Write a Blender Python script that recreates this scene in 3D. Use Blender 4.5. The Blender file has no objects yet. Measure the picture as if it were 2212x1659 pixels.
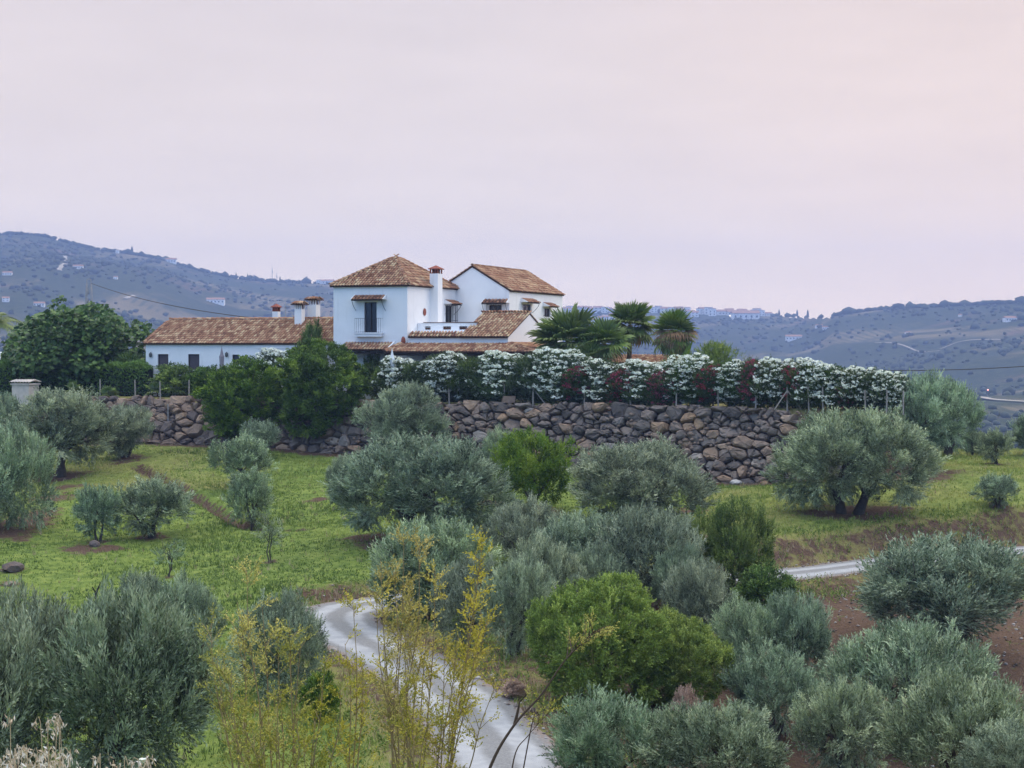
import bpy, bmesh, math, random
import numpy as np
from mathutils import Vector, Matrix

scene = bpy.context.scene
random.seed(7)
RNG = np.random.default_rng(11)
R = math.radians

# ------------------------------------------------------------------ camera
# photograph coordinates (u, v) run over 2212 x 1659; the eye is 12 m above datum
F, CU, HV, EYE = 3720.0, 1106.0, 740.0, 12.0
cam_d = bpy.data.cameras.new("camera")
cam_d.sensor_width = 36.0
cam_d.lens = 36.0 * F / 2212.0
cam_d.shift_y = -(829.5 - HV) / 2212.0
cam_d.clip_start = 0.2
cam_d.clip_end = 20000.0
cam = bpy.data.objects.new("camera", cam_d)
cam.location = (0, 0, EYE)
cam.rotation_euler = (R(90), 0, 0)
scene.collection.objects.link(cam)
scene.camera = cam

# ------------------------------------------------------------------ sky
SUN_AZ, SUN_EL = R(62), R(32)          # azimuth measured from the view axis towards the right
world = bpy.data.worlds.new("World")
scene.world = world
world.use_nodes = True
wn, wl = world.node_tree.nodes, world.node_tree.links
wn.clear()
w_out = wn.new("ShaderNodeOutputWorld")
w_bg = wn.new("ShaderNodeBackground"); w_bg.inputs["Strength"].default_value = 0.06
w_sky = wn.new("ShaderNodeTexSky"); w_sky.sky_type = 'NISHITA'; w_sky.sun_disc = False
w_sky.sun_elevation = SUN_EL; w_sky.sun_rotation = SUN_AZ
w_sky.air_density = 1.0; w_sky.dust_density = 2.0
wl.new(w_sky.outputs[0], w_bg.inputs["Color"])
# thin dusk cloud veil over the clear sky: warm along the horizon, pink ahead, blue behind
w_tc = wn.new("ShaderNodeTexCoord")
w_sep = wn.new("ShaderNodeSeparateXYZ"); wl.new(w_tc.outputs["Generated"], w_sep.inputs[0])
def w_dotrange(vec, a, b):
    d = wn.new("ShaderNodeVectorMath"); d.operation = 'DOT_PRODUCT'
    d.inputs[1].default_value = Vector(vec).normalized(); wl.new(w_tc.outputs["Generated"], d.inputs[0])
    r = wn.new("ShaderNodeMapRange"); r.interpolation_type = 'SMOOTHSTEP'
    r.inputs["From Min"].default_value = a; r.inputs["From Max"].default_value = b
    wl.new(d.outputs["Value"], r.inputs["Value"]); return r.outputs["Result"]
def w_mix(fac, a, b, blend='MIX'):
    n = wn.new("ShaderNodeMix"); n.data_type = 'RGBA'; n.blend_type = blend; n.clamp_result = False
    for sck, v in ((n.inputs[0], fac), (n.inputs[6], a), (n.inputs[7], b)):
        if isinstance(v, bpy.types.NodeSocket): wl.new(v, sck)
        elif isinstance(v, tuple): sck.default_value = (*v, 1)
        else: sck.default_value = v
    return n.outputs[2]
w_ramp = wn.new("ShaderNodeValToRGB")
wl.new(w_sep.outputs["Z"], w_ramp.inputs["Fac"])
cr = w_ramp.color_ramp                       # half radiance against elevation (sine)
STOPS = [(0.0, (1.46, 1.19, 0.95)), (0.05, (1.25, 1.05, 0.86)), (0.10, (1.04, 0.89, 0.80)), (0.20, (0.885, 0.775, 0.76)), (0.40, (1.04, 0.98, 0.98)), (1.0, (3.1, 3.05, 2.95))]
cr.elements[0].position = 0.0; cr.elements[0].color = (*[c / 2 for c in STOPS[0][1]], 1)
cr.elements[1].position = 1.0; cr.elements[1].color = (*[c / 2 for c in STOPS[-1][1]], 1)
for p_, c_ in STOPS[1:-1]:
    e = cr.elements.new(p_); e.color = (*[c / 2 for c in c_], 1)
w_front = w_mix(w_dotrange((0.45, 0.86, 0.26), 0.86, 1.0), w_mix(1.0, w_ramp.outputs["Color"], (1.02, 1.03, 1.02), 'MULTIPLY'), w_mix(1.0, w_ramp.outputs["Color"], (1.13, 1.06, 0.97), 'MULTIPLY'))
w_blue = wn.new("ShaderNodeValToRGB"); wl.new(w_sep.outputs["Z"], w_blue.inputs["Fac"]); cb = w_blue.color_ramp
cb.elements[0].position = 0.0; cb.elements[0].color = (0.175, 0.325, 0.61, 1)
cb.elements[1].position = 1.0; cb.elements[1].color = (1.55, 1.52, 1.47, 1)
e = cb.elements.new(0.5); e.color = (0.265, 0.465, 0.86, 1)
w_col = w_mix(w_dotrange((0.30, 0.95, 0.0), -0.55, 0.70), w_blue.outputs["Color"], w_front)
w_map = wn.new("ShaderNodeMapping"); w_map.inputs["Scale"].default_value = (3.0, 3.0, 16.0)
w_map.inputs["Rotation"].default_value = (0, R(10), 0)
wl.new(w_tc.outputs["Generated"], w_map.inputs["Vector"])
w_noi = wn.new("ShaderNodeTexNoise"); w_noi.inputs["Scale"].default_value = 3.0
w_noi.inputs["Detail"].default_value = 6.0; w_noi.inputs["Roughness"].default_value = 0.58
wl.new(w_map.outputs[0], w_noi.inputs["Vector"])
w_cl = wn.new("ShaderNodeMapRange")
w_cl.inputs["From Min"].default_value = 0.3; w_cl.inputs["From Max"].default_value = 0.7
w_cl.inputs["To Min"].default_value = 1.94; w_cl.inputs["To Max"].default_value = 2.07
wl.new(w_noi.outputs["Fac"], w_cl.inputs["Value"])
w_bg2 = wn.new("ShaderNodeBackground")
wl.new(w_col, w_bg2.inputs["Color"]); wl.new(w_cl.outputs["Result"], w_bg2.inputs["Strength"])
w_add = wn.new("ShaderNodeMixShader"); w_add.inputs["Fac"].default_value = 0.93
wl.new(w_bg.outputs[0], w_add.inputs[1]); wl.new(w_bg2.outputs[0], w_add.inputs[2])
wl.new(w_add.outputs[0], w_out.inputs["Surface"])

# ------------------------------------------------------------------ sun (veiled, low on the right)
sun_d = bpy.data.lights.new("sun", 'SUN')
sun_d.energy = 1.1; sun_d.angle = R(28); sun_d.color = (1.0, 0.86, 0.78)
sun = bpy.data.objects.new("sun", sun_d)
sdir = Vector((math.sin(SUN_AZ) * math.cos(SUN_EL), math.cos(SUN_AZ) * math.cos(SUN_EL), math.sin(SUN_EL)))
sun.rotation_euler = sdir.to_track_quat('Z', 'Y').to_euler()
sun.location = (40, 20, 60)
scene.collection.objects.link(sun)

scene.view_settings.view_transform = 'Standard'
scene.view_settings.look = 'None'
scene.view_settings.gamma = 1.0
scene.view_settings.exposure = 0.0
scene.view_settings.use_curve_mapping = False
scene.cycles.max_bounces = 5
scene.cycles.diffuse_bounces = 3
scene.cycles.glossy_bounces = 2
scene.cycles.transmission_bounces = 3
scene.cycles.volume_bounces = 0
scene.cycles.use_denoising = True

# ------------------------------------------------------------------ helpers
COL = scene.collection

def tag(o, label=None, cat=None, group=None, kind=None):
    if label: o["label"] = label
    if cat: o["category"] = cat
    if group: o["group"] = group
    if kind: o["kind"] = kind
    return o

def empty(name, loc, rz=0.0, parent=None):
    o = bpy.data.objects.new(name, None)
    o.empty_display_size = 0.3
    o.location = loc; o.rotation_euler = (0, 0, rz)
    if parent: o.parent = parent
    COL.objects.link(o)
    return o

def link(name, me, mat=None, parent=None, loc=(0, 0, 0), rz=0.0, scale=None):
    if mat is not None and len(me.materials) == 0:
        me.materials.append(mat)
    o = bpy.data.objects.new(name, me)
    o.location = loc
    o.rotation_euler = (0, 0, rz)
    if scale: o.scale = scale
    if parent: o.parent = parent
    COL.objects.link(o)
    return o

def np_mesh(name, V, Q, attrs=None, smooth=False):
    """mesh from arrays: V (n,3), Q (m,3) or (m,4)"""
    V = np.asarray(V, dtype=np.float32); Q = np.asarray(Q, dtype=np.int32)
    me = bpy.data.meshes.new(name)
    me.vertices.add(len(V)); me.vertices.foreach_set("co", V.ravel())
    k = Q.shape[1]
    me.loops.add(Q.size); me.loops.foreach_set("vertex_index", Q.ravel())
    me.polygons.add(len(Q)); me.polygons.foreach_set("loop_start", np.arange(0, Q.size, k, dtype=np.int32))
    me.update(calc_edges=True)
    if smooth:
        me.polygons.foreach_set("use_smooth", np.ones(len(Q), dtype=bool))
    for an, av in (attrs or {}).items():
        a = me.attributes.new(an, 'FLOAT', 'POINT')
        a.data.foreach_set("value", np.asarray(av, dtype=np.float32))
    return me

class MB:
    """collects boxes, polygons, tubes into one mesh"""
    def __init__(self):
        self.v = []; self.f = []; self.fa = []
    def poly(self, pts):
        n = len(self.v); self.v += [tuple(p) for p in pts]; self.f.append(tuple(range(n, n + len(pts))))
    def box(self, x0, x1, y0, y1, z0, z1):
        n = len(self.v)
        self.v += [(x0, y0, z0), (x1, y0, z0), (x1, y1, z0), (x0, y1, z0), (x0, y0, z1), (x1, y0, z1), (x1, y1, z1), (x0, y1, z1)]
        for f in ((0, 3, 2, 1), (4, 5, 6, 7), (0, 1, 5, 4), (1, 2, 6, 5), (2, 3, 7, 6), (3, 0, 4, 7)):
            self.f.append(tuple(n + i for i in f))
    def prism(self, pts, d):
        """closed prism: polygon pts extruded by vector d"""
        n = len(self.v); k = len(pts); d = Vector(d)
        self.v += [tuple(p) for p in pts] + [tuple(Vector(p) + d) for p in pts]
        self.f.append(tuple(range(n + k - 1, n - 1, -1))); self.f.append(tuple(range(n + k, n + 2 * k)))
        for i in range(k):
            j = (i + 1) % k
            self.f.append((n + i, n + j, n + k + j, n + k + i))
    def tube(self, pts, rad, sides=6, cap=True):
        pts = [Vector(p) for p in pts]; m = len(pts)
        if not hasattr(rad, '__len__'): rad = [rad] * m
        n = len(self.v)
        for i, p in enumerate(pts):
            t = (pts[min(i + 1, m - 1)] - pts[max(i - 1, 0)])
            t = t.normalized() if t.length > 1e-9 else Vector((0, 0, 1))
            ref = Vector((1, 0, 0)) if abs(t.x) < 0.8 else Vector((0, 1, 0))
            a = t.cross(ref).normalized(); b = t.cross(a)
            for k in range(sides):
                w = 2 * math.pi * k / sides
                self.v.append(tuple(p + (a * math.cos(w) + b * math.sin(w)) * rad[i]))
        for i in range(m - 1):
            for k in range(sides):
                k2 = (k + 1) % sides
                self.f.append((n + i * sides + k, n + i * sides + k2, n + (i + 1) * sides + k2, n + (i + 1) * sides + k))
        if cap:
            self.f.append(tuple(n + k for k in range(sides - 1, -1, -1)))
            self.f.append(tuple(n + (m - 1) * sides + k for k in range(sides)))
    def mesh(self, name, smooth=False):
        me = bpy.data.meshes.new(name)
        me.from_pydata(self.v, [], self.f); me.update()
        if smooth:
            me.polygons.foreach_set("use_smooth", [True] * len(me.polygons))
        return me
    def build(self, name, mat, parent=None, loc=(0, 0, 0), rz=0.0, smooth=False):
        return link(name, self.mesh(name, smooth), mat, parent, loc, rz)

def copy_tree(o, parent=None):
    c = o.copy(); COL.objects.link(c); c.parent = parent
    for ch in list(o.children):
        copy_tree(ch, c)
    return c

# ---- material helper
class NT:
    def __init__(self, name):
        self.m = bpy.data.materials.new(name); self.m.use_nodes = True
        self.n = self.m.node_tree.nodes; self.l = self.m.node_tree.links
        self.b = self.n["Principled BSDF"]; self.out = self.n["Material Output"]
        self.b.inputs["Roughness"].default_value = 0.8
        self.b.inputs["Specular IOR Level"].default_value = 0.25
    def new(self, t, **kw):
        nd = self.n.new(t)
        for k, v in kw.items():
            if hasattr(nd, k): setattr(nd, k, v)
            else: nd.inputs[k].default_value = v
        return nd
    def set(self, sock, val):
        if hasattr(val, 'is_output') or isinstance(val, bpy.types.NodeSocket): self.l.new(val, sock)
        else: sock.default_value = val
    def coord(self, kind="Object"):
        return self.new("ShaderNodeTexCoord").outputs[kind]
    def pos(self):
        return self.new("ShaderNodeNewGeometry").outputs["Position"]
    def noise(self, scale, detail=4.0, rough=0.55, vec=None, dist=0.0):
        nd = self.new("ShaderNodeTexNoise")
        nd.inputs["Scale"].default_value = scale; nd.inputs["Detail"].default_value = detail
        nd.inputs["Roughness"].default_value = rough; nd.inputs["Distortion"].default_value = dist
        if vec is not None: self.l.new(vec, nd.inputs["Vector"])
        return nd.outputs["Fac"]
    def ramp(self, fac, stops):
        nd = self.new("ShaderNodeValToRGB"); r = nd.color_ramp
        r.elements[0].position = stops[0][0]; r.elements[0].color = (*stops[0][1], 1)
        r.elements[1].position = stops[-1][0]; r.elements[1].color = (*stops[-1][1], 1)
        for p, c in stops[1:-1]:
            x = r.elements.new(p); x.color = (*c, 1)
        self.set(nd.inputs["Fac"], fac)
        return nd.outputs["Color"]
    def mix(self, fac, a, b, blend='MIX'):
        nd = self.new("ShaderNodeMix"); nd.data_type = 'RGBA'; nd.blend_type = blend
        self.set(nd.inputs[0], fac)
        for s, v in ((nd.inputs[6], a), (nd.inputs[7], b)):
            self.set(s, (*v, 1) if isinstance(v, tuple) and len(v) == 3 else v)
        return nd.outputs[2]
    def mr(self, val, a, b, c=0.0, d=1.0, smooth=False):
        nd = self.new("ShaderNodeMapRange")
        if smooth: nd.interpolation_type = 'SMOOTHSTEP'
        self.set(nd.inputs["Value"], val)
        nd.inputs["From Min"].default_value = a; nd.inputs["From Max"].default_value = b
        nd.inputs["To Min"].default_value = c; nd.inputs["To Max"].default_value = d
        return nd.outputs["Result"]
    def math(self, op, a, b=0.0):
        nd = self.new("ShaderNodeMath"); nd.operation = op
        self.set(nd.inputs[0], a); self.set(nd.inputs[1], b)
        return nd.outputs[0]
    def attr(self, name):
        nd = self.new("ShaderNodeAttribute"); nd.attribute_name = name
        return nd.outputs["Fac"]
    def rnd(self):
        return self.new("ShaderNodeObjectInfo").outputs["Random"]
    def bump(self, h, strength=0.4, dist=0.02):
        nd = self.new("ShaderNodeBump")
        nd.inputs["Strength"].default_value = strength; nd.inputs["Distance"].default_value = dist
        self.l.new(h, nd.inputs["Height"]); self.l.new(nd.outputs[0], self.b.inputs["Normal"])
    def base(self, c):
        self.set(self.b.inputs["Base Color"], (*c, 1) if isinstance(c, tuple) else c)
        return self

def plain(name, col, rough=0.7, var=0.12, scale=6.0, metal=0.0):
    t = NT(name)
    n = t.noise(scale, 5, 0.6, t.coord())
    lo = tuple(c * (1 - var) for c in col); hi = tuple(min(1, c * (1 + var)) for c in col)
    t.base(t.ramp(n, [(0.3, lo), (0.7, hi)]))
    t.b.inputs["Roughness"].default_value = rough; t.b.inputs["Metallic"].default_value = metal
    t.bump(n, 0.15, 0.01)
    return t.m

def leaf_mat(name, stops, rough=0.55, trans=0.25, back=None, hue=0.06):
    """foliage: colour by the per-spray attribute 'lc', paler leaf backs, a little light through"""
    t = NT(name)
    c = t.ramp(t.attr("lc"), stops)
    r = t.rnd()
    hsv = t.new("ShaderNodeHueSaturation")
    t.set(hsv.inputs["Hue"], t.mr(r, 0, 1, 0.5 - hue * 0.35, 0.5 + hue * 0.35))
    t.set(hsv.inputs["Value"], t.mr(t.math('FRACT', t.math('MULTIPLY', r, 7.31)), 0, 1, 1 - hue * 2, 1 + hue * 2))
    t.set(hsv.inputs["Saturation"], t.mr(t.math('FRACT', t.math('MULTIPLY', r, 3.7)), 0, 1, 0.86, 1.1))
    t.l.new(c, hsv.inputs["Color"]); c = hsv.outputs[0]
    if back:
        g = t.new("ShaderNodeNewGeometry")
        c = t.mix(g.outputs["Backfacing"], c, t.mix(0.55, c, back))
    t.base(c)
    t.b.inputs["Roughness"].default_value = rough
    tr = t.new("ShaderNodeBsdfTranslucent"); t.l.new(c, tr.inputs["Color"])
    mx = t.new("ShaderNodeMixShader"); mx.inputs["Fac"].default_value = trans
    t.l.new(t.b.outputs[0], mx.inputs[1]); t.l.new(tr.outputs[0], mx.inputs[2])
    t.l.new(mx.outputs[0], t.out.inputs["Surface"])
    return t.m

def pix(u, v, D):
    """point at depth D along the view axis seen at photograph position (u, v)"""
    return Vector(((u - CU) / F * D, D, EYE + (HV - v) / F * D))
# ================================================================== TERRAIN
ZT = EYE - 3.9                                   # level of the house terrace
# surveyed ground points: (u, v, depth)
GP = [
 # slope below the viewpoint
 *[(u, HV + (1.65 + (0.0 if d < 4 else 0.245 * (d - 4))) / d * F, d) for d in (3, 8, 14, 20, 26, 32) for u in (-600, 1106, 2800)],
 # valley floor, left
 (-300, 1720, 42), (150, 1715, 42.5), (480, 1690, 42.5), (700, 1660, 43.5), (480, 1560, 49), (200, 1450, 57), (-300, 1450, 57),
 (200, 1295, 70), (-300, 1300, 70), (600, 1400, 60),
 # road side
 (1085, 1659, 43), (900, 1450, 55), (780, 1380, 61), (705, 1325, 66.5), (1000, 1285, 70.5), (1300, 1268, 72), (1690, 1245, 75.5), (1910, 1217, 79), (2212, 1190, 84), (2600, 1160, 90),
 # left field
 (20, 1230, 77), (368, 1245, 76), (320, 1160, 86), (148, 1028, 106), (0, 1145, 87), (532, 1140, 88), (578, 1215, 78), (690, 1272, 69.5), (-300, 1145, 87), (-300, 1030, 106), (290, 985, 113),
 (520, 1060, 100), (800, 1170, 80),
 # wall foot
 (-300, 940, 124), (300, 945, 121), (560, 965, 115.5), (760, 985, 112.3), (1000, 1005, 109), (1250, 1015, 106), (1600, 1043, 101.2), (1800, 1030, 98.5),
 # centre and right field
 (880, 1165, 80), (1150, 1100, 90), (1400, 1130, 86), (1842, 1110, 86.5), (2165, 1098, 88), (2022, 1018, 99), (2150, 985, 112), (2212, 975, 116), (2500, 975, 117),
 (1500, 1180, 77.5), (1700, 1172, 77.8), (2000, 1150, 81.5), (2212, 1130, 86.5), (2600, 1110, 91),
 # lower right
 (1250, 1530, 50), (1700, 1630, 50), (2150, 1450, 60.5), (1850, 1330, 67.5), (2100, 1740, 45), (2600, 1740, 45), (2600, 1450, 61), (1450, 1500, 52), (1400, 1720, 43.5), (1600, 1400, 60),
]
_P = np.array([tuple(pix(*g)) for g in GP])
def _tps_k(r2):
    return np.where(r2 > 1e-9, 0.5 * r2 * np.log(r2 + 1e-12), 0.0)
_n = len(_P)
_A = np.zeros((_n + 3, _n + 3))
_d2 = ((_P[:, None, :2] - _P[None, :, :2]) ** 2).sum(-1)
_A[:_n, :_n] = _tps_k(_d2) + np.eye(_n) * 6.0
_A[:_n, _n] = 1; _A[:_n, _n + 1:] = _P[:, :2]
_A[_n, :_n] = 1; _A[_n + 1:, :_n] = _P[:, :2].T
_w = np.linalg.solve(_A, np.concatenate([_P[:, 2], np.zeros(3)]))

def tps(x, y):
    out = np.full(x.shape, _w[_n]) + _w[_n + 1] * x + _w[_n + 2] * y
    for i in range(_n):
        out += _w[i] * _tps_k((x - _P[i, 0]) ** 2 + (y - _P[i, 1]) ** 2)
    return out

def polydist(x, y, pts):
    """distance to a polyline, parameter along it (arc length) and signed side"""
    best = np.full(x.shape, 1e9); arc = np.zeros(x.shape); side = np.zeros(x.shape); acc = 0.0
    for (ax, ay), (bx, by) in zip(pts[:-1], pts[1:]):
        dx, dy = bx - ax, by - ay; L = math.hypot(dx, dy)
        t = np.clip(((x - ax) * dx + (y - ay) * dy) / (L * L), 0, 1)
        d = np.hypot(x - ax - t * dx, y - ay - t * dy)
        m = d < best
        best = np.where(m, d, best); arc = np.where(m, acc + t * L, arc)
        side = np.where(m, np.sign(dx * (y - ay) - dy * (x - ax)), side)
        acc += L
    return best, arc, side

def smooth_poly(pts, n=8):
    P = [Vector(p) for p in pts]; out = []
    for i in range(len(P) - 1):
        p0, p1, p2, p3 = P[max(i - 1, 0)], P[i], P[i + 1], P[min(i + 2, len(P) - 1)]
        for k in range(n):
            t = k / n
            out.append(0.5 * ((2 * p1) + (p2 - p0) * t + (2 * p0 - 5 * p1 + 4 * p2 - p3) * t * t + (3 * p1 - p0 - 3 * p2 + p3) * t ** 3))
    out.append(P[-1])
    return out

# gravel track, centre line (u, v, depth)
ROAD = smooth_poly([pix(*p) for p in [(1560, 1800, 37.5), (1270, 1755, 39), (1120, 1690, 41.5), (1050, 1590, 46.3), (960, 1490, 52), (860, 1425, 57), (775, 1380, 61), (728, 1345, 64.6),
     (738, 1320, 66.6), (810, 1304, 68.4), (1000, 1287, 70.3), (1300, 1268, 72), (1690, 1243, 75.6), (1910, 1216, 79.2), (2212, 1189, 84), (2600, 1165, 90)]], 6)
ROAD_XY = [(p.x, p.y) for p in ROAD]
_ra = np.concatenate([[0], np.cumsum([math.hypot(b[0] - a[0], b[1] - a[1]) for a, b in zip(ROAD_XY[:-1], ROAD_XY[1:])])])
_rz = np.array([p.z for p in ROAD]); _rz = np.convolve(np.pad(_rz, 6, 'edge'), np.ones(13) / 13, 'valid')
ROAD_HW = 1.45

# top edge of the boulder wall
WALL = [pix(u, 740, d) for u, d in [(-500, 128), (0, 125), (200, 123), (430, 119.5), (700, 115.3), (970, 111.5), (1200, 108.6), (1400, 106), (1600, 102.9), (1750, 100.2), (1930, 97), (1948, 96.6)]]
WALL_XY = [(p.x, p.y) for p in WALL]
_wk = (1948 - CU) / F
TERR = WALL_XY + [(_wk * 150, 150), (_wk * 166, 166), (-60, 166)]   # terrace outline

def inside(x, y, poly):
    c = np.zeros(x.shape, bool); j = len(poly) - 1
    for i in range(len(poly)):
        xi, yi = poly[i]; xj, yj = poly[j]
        m = ((yi > y) != (yj > y)) & (x < (xj - xi) * (y - yi) / (yj - yi + 1e-12) + xi)
        c ^= m; j = i
    return c

GULLY = [pix(u, v, d) for u, v, d in [(295, 1008, 109), (340, 1030, 105), (385, 1052, 101.5), (430, 1080, 97), (470, 1105, 93.2), (520, 1135, 89), (560, 1148, 87.2), (660, 1155, 86)]]
GULLY_XY = [(p.x, p.y) for p in GULLY]

def sstep(a, b, x):
    t = np.clip((x - a) / (b - a), 0, 1); return t * t * (3 - 2 * t)

def vnoise(x, y, s, seed=0):
    """cheap smooth value noise"""
    X = x / s + seed * 17.3; Y = y / s - seed * 9.1
    xi = np.floor(X); yi = np.floor(Y); fx = X - xi; fy = Y - yi
    fx = fx * fx * (3 - 2 * fx); fy = fy * fy * (3 - 2 * fy)
    def h(a, b):
        t = np.sin(a * 127.1 + b * 311.7 + seed * 74.7) * 43758.5453
        return t - np.floor(t)
    return (h(xi, yi) * (1 - fx) + h(xi + 1, yi) * fx) * (1 - fy) + (h(xi, yi + 1) * (1 - fx) + h(xi + 1, yi + 1) * fx) * fy

def H(x, y, rough=True):
    x = np.asarray(x, float); y = np.asarray(y, float)
    x, y = np.broadcast_arrays(x, y); x = x.astype(float); y = y.astype(float)
    yc = np.minimum(y, 122.0); z = tps(np.clip(x, -46, 46), yc)
    z = z - np.where(y > 116, ((y - 116) / 10.0) ** 1.5, 0) * 1.2
    if rough:
        z = z + (vnoise(x, y, 3.1, 1) - 0.5) * 0.22 + (vnoise(x, y, 1.1, 2) - 0.5) * 0.10 + (vnoise(x, y, 0.45, 3) - 0.5) * 0.05
    g, _, _ = polydist(x, y, GULLY_XY)
    z = z - 0.55 * np.exp(-(g / 0.33) ** 2) + 0.10 * np.exp(-((g - 0.9) / 0.4) ** 2)
    d, arc, side = polydist(x, y, ROAD_XY)
    zr = np.interp(arc, _ra, _rz)
    k = 1 - sstep(ROAD_HW + 0.25, ROAD_HW + 2.0, d)
    z = z * (1 - k) + zr * k
    ins = inside(x, y, TERR)
    dw, _, _ = polydist(x, y, TERR)
    sd = np.where(ins, dw, -dw)
    k = np.clip((sd + 1.0) / 1.7, 0, 1)
    z = np.where(z < ZT, z * (1 - k) + ZT * k, z)
    return z

def hz(x, y):
    return float(H(np.array([x]), np.array([y]))[0])

_D = np.arange(26, 150, 0.15)
def ground(u, v):
    """where the sight line through (u, v) meets the ground"""
    xs = (u - CU) / F * _D; zs = EYE + (HV - v) / F * _D
    h = H(xs, _D); m = np.nonzero(zs <= h)[0]
    i = m[0] if len(m) else len(_D) - 1
    return Vector((xs[i], _D[i], h[i]))

# ------------------------------------------------------------------ materials of the ground
def ground_material():
    t = NT("field_ground")
    p = t.pos()
    n1 = t.noise(0.22, 5, 0.6, p); n2 = t.noise(1.6, 6, 0.65, p); n3 = t.noise(9.0, 5, 0.7, p)
    green = t.ramp(n2, [(0.28, (0.072, 0.115, 0.024)), (0.5, (0.142, 0.200, 0.042)), (0.72, (0.235, 0.280, 0.070))])
    straw = t.ramp(n2, [(0.3, (0.17, 0.155, 0.055)), (0.7, (0.27, 0.235, 0.095))])
    soil = t.ramp(n3, [(0.25, (0.050, 0.031, 0.022)), (0.5, (0.100, 0.063, 0.044)), (0.75, (0.165, 0.115, 0.085))])
    c = t.mix(t.mr(t.math('ADD', t.attr("dry"), t.math('MULTIPLY', n1, 0.55)), 0.42, 0.95, 0, 0.9, True), green, straw)
    s = t.math('ADD', t.attr("soil"), t.math('MULTIPLY', t.math('SUBTRACT', n2, 0.5), 2.0))
    c = t.mix(t.mr(s, 0.35, 0.70, 0, 1, True), c, soil)
    t.base(c); t.b.inputs["Roughness"].default_value = 0.95; t.b.inputs["Specular IOR Level"].default_value = 0.1
    t.bump(t.math('ADD', n3, t.math('MULTIPLY', n2, 2.0)), 0.7, 0.12)
    return t.m

def road_material():
    t = NT("pale_gravel")
    p = t.pos()
    x = t.attr("across")                 # -1 .. 1 over the width
    wob = t.math('MULTIPLY', t.math('SUBTRACT', t.noise(0.7, 4, 0.6, p), 0.5), 0.35)
    ax = t.math('ABSOLUTE', t.math('ADD', x, wob))
    wheel = t.mr(t.math('ABSOLUTE', t.math('SUBTRACT', ax, 0.48)), 0.12, 0.34, 1, 0, True)
    n = t.noise(14.0, 6, 0.75, p); n2 = t.noise(2.2, 5, 0.6, p)
    loose = t.ramp(n, [(0.3, (0.135, 0.138, 0.142)), (0.7, (0.25, 0.25, 0.25))])
    hard = t.ramp(n2, [(0.3, (0.285, 0.295, 0.31)), (0.7, (0.39, 0.40, 0.415))])
    c = t.mix(t.math('MULTIPLY', wheel, 0.9), loose, hard)
    c = t.mix(t.mr(t.math('ADD', t.math('ABSOLUTE', x), t.math('MULTIPLY', t.math('SUBTRACT', n2, 0.5), 0.7)), 0.86, 1.12, 0, 1, True), c, t.ramp(n, [(0.3, (0.13, 0.10, 0.085)), (0.7, (0.27, 0.22, 0.19))]))
    t.base(c); t.b.inputs["Roughness"].default_value = 0.92
    t.bump(n, 0.5, 0.03)
    return t.m

M_GROUND = ground_material()
M_ROAD = road_material()

# bare-earth patches: (u, v, radius m)
SOIL = [(148, 1030, 2.2), (110, 1075, 2.4), (85, 1110, 2.0), (60, 1125, 2.2), (150, 1050, 1.8), (0, 1150, 2.2), (185, 1182, 1.5), (230, 1185, 1.2), (320, 1160, 1.0), (215, 1172, 0.9), (532, 1140, 0.9), (578, 1215, 0.5), (368, 1247, 0.5),
        (290, 988, 1.6), (880, 1170, 3.0), (800, 1165, 1.6), (1150, 1105, 2.4), (1400, 1135, 2.8), (1842, 1112, 2.6), (1920, 1110, 1.6), (1770, 1108, 1.5), (2022, 1020, 2.0), (2165, 1102, 1.1), (2145, 1002, 0.9), (25, 1232, 0.8), (20, 1262, 0.8),
        (520, 1062, 0.8), (1480, 1105, 1.8), (1500, 1165, 1.6), (1060, 1085, 1.4), (690, 1080, 0.8), (700, 1284, 1.3), (660, 1282, 1.1), (742, 1282, 1.2), (2180, 1160, 1.6), (2120, 1150, 1.2)]
SOIL_XY = [(ground(u, v), r) for u, v, r in SOIL]

def soil_dry(x, y, z, slope):
    n = vnoise(x, y, 1.3, 5) * 0.5 + vnoise(x, y, 3.7, 6) * 0.5
    s = np.zeros(x.shape)
    for p, r in SOIL_XY:
        s = np.maximum(s, 1.05 + 0.9 * (n - 0.5) - np.hypot(x - p.x, (y - p.y) * 0.8) / r * 0.80)
    s = np.maximum(s, sstep(0.40, 0.75, slope) * 0.62)
    g, _, _ = polydist(x, y, GULLY_XY); s = np.maximum(s, 1.0 - g / 0.42 * 0.55)
    dw, _, _ = polydist(x, y, WALL_XY); out = ~inside(x, y, TERR)
    s = np.maximum(s, np.where(out & (y > 90), 1.25 - (dw - 1.2) / 1.7 * 0.8, 0))
    rd, arc, side = polydist(x, y, ROAD_XY)
    # right of and below the track: ploughed olive soil
    u = CU + x / np.maximum(y, 1) * F
    low = (y < 74) & (u > 1250) & (side < 0) | (y < 66) & (u > 1330)
    s = np.maximum(s, np.where(low, sstep(1.6, 3.2, rd) * 0.85, 0))
    s = np.maximum(s, np.where((side < 0) & (u > 1000) & (y < 76), 0.55, 0))
    s = np.maximum(s, np.clip(0.62 - np.abs(rd - 1.9) * 0.35, 0, 1))
    s = np.maximum(s, np.where((y < 36), 0.35, 0))
    dry = 0.15 + 0.25 * (n - 0.5) + np.where((u > 1500) & (y > 76), 0.22, 0) + np.where((u < 560) & (y > 100), 0.25, 0) + np.clip(0.5 - np.abs(rd - 2.2) * 0.25, 0, 0.4)
    dry = dry - np.where((u < 700) & (y < 84), 0.15, 0)
    dry = dry + np.where(~out, 0.4, 0) + np.where((y < 52) & (u > 350) & (u < 700), 0.2, 0)
    return np.clip(s, 0, 1), np.clip(dry, 0, 1)

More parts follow.
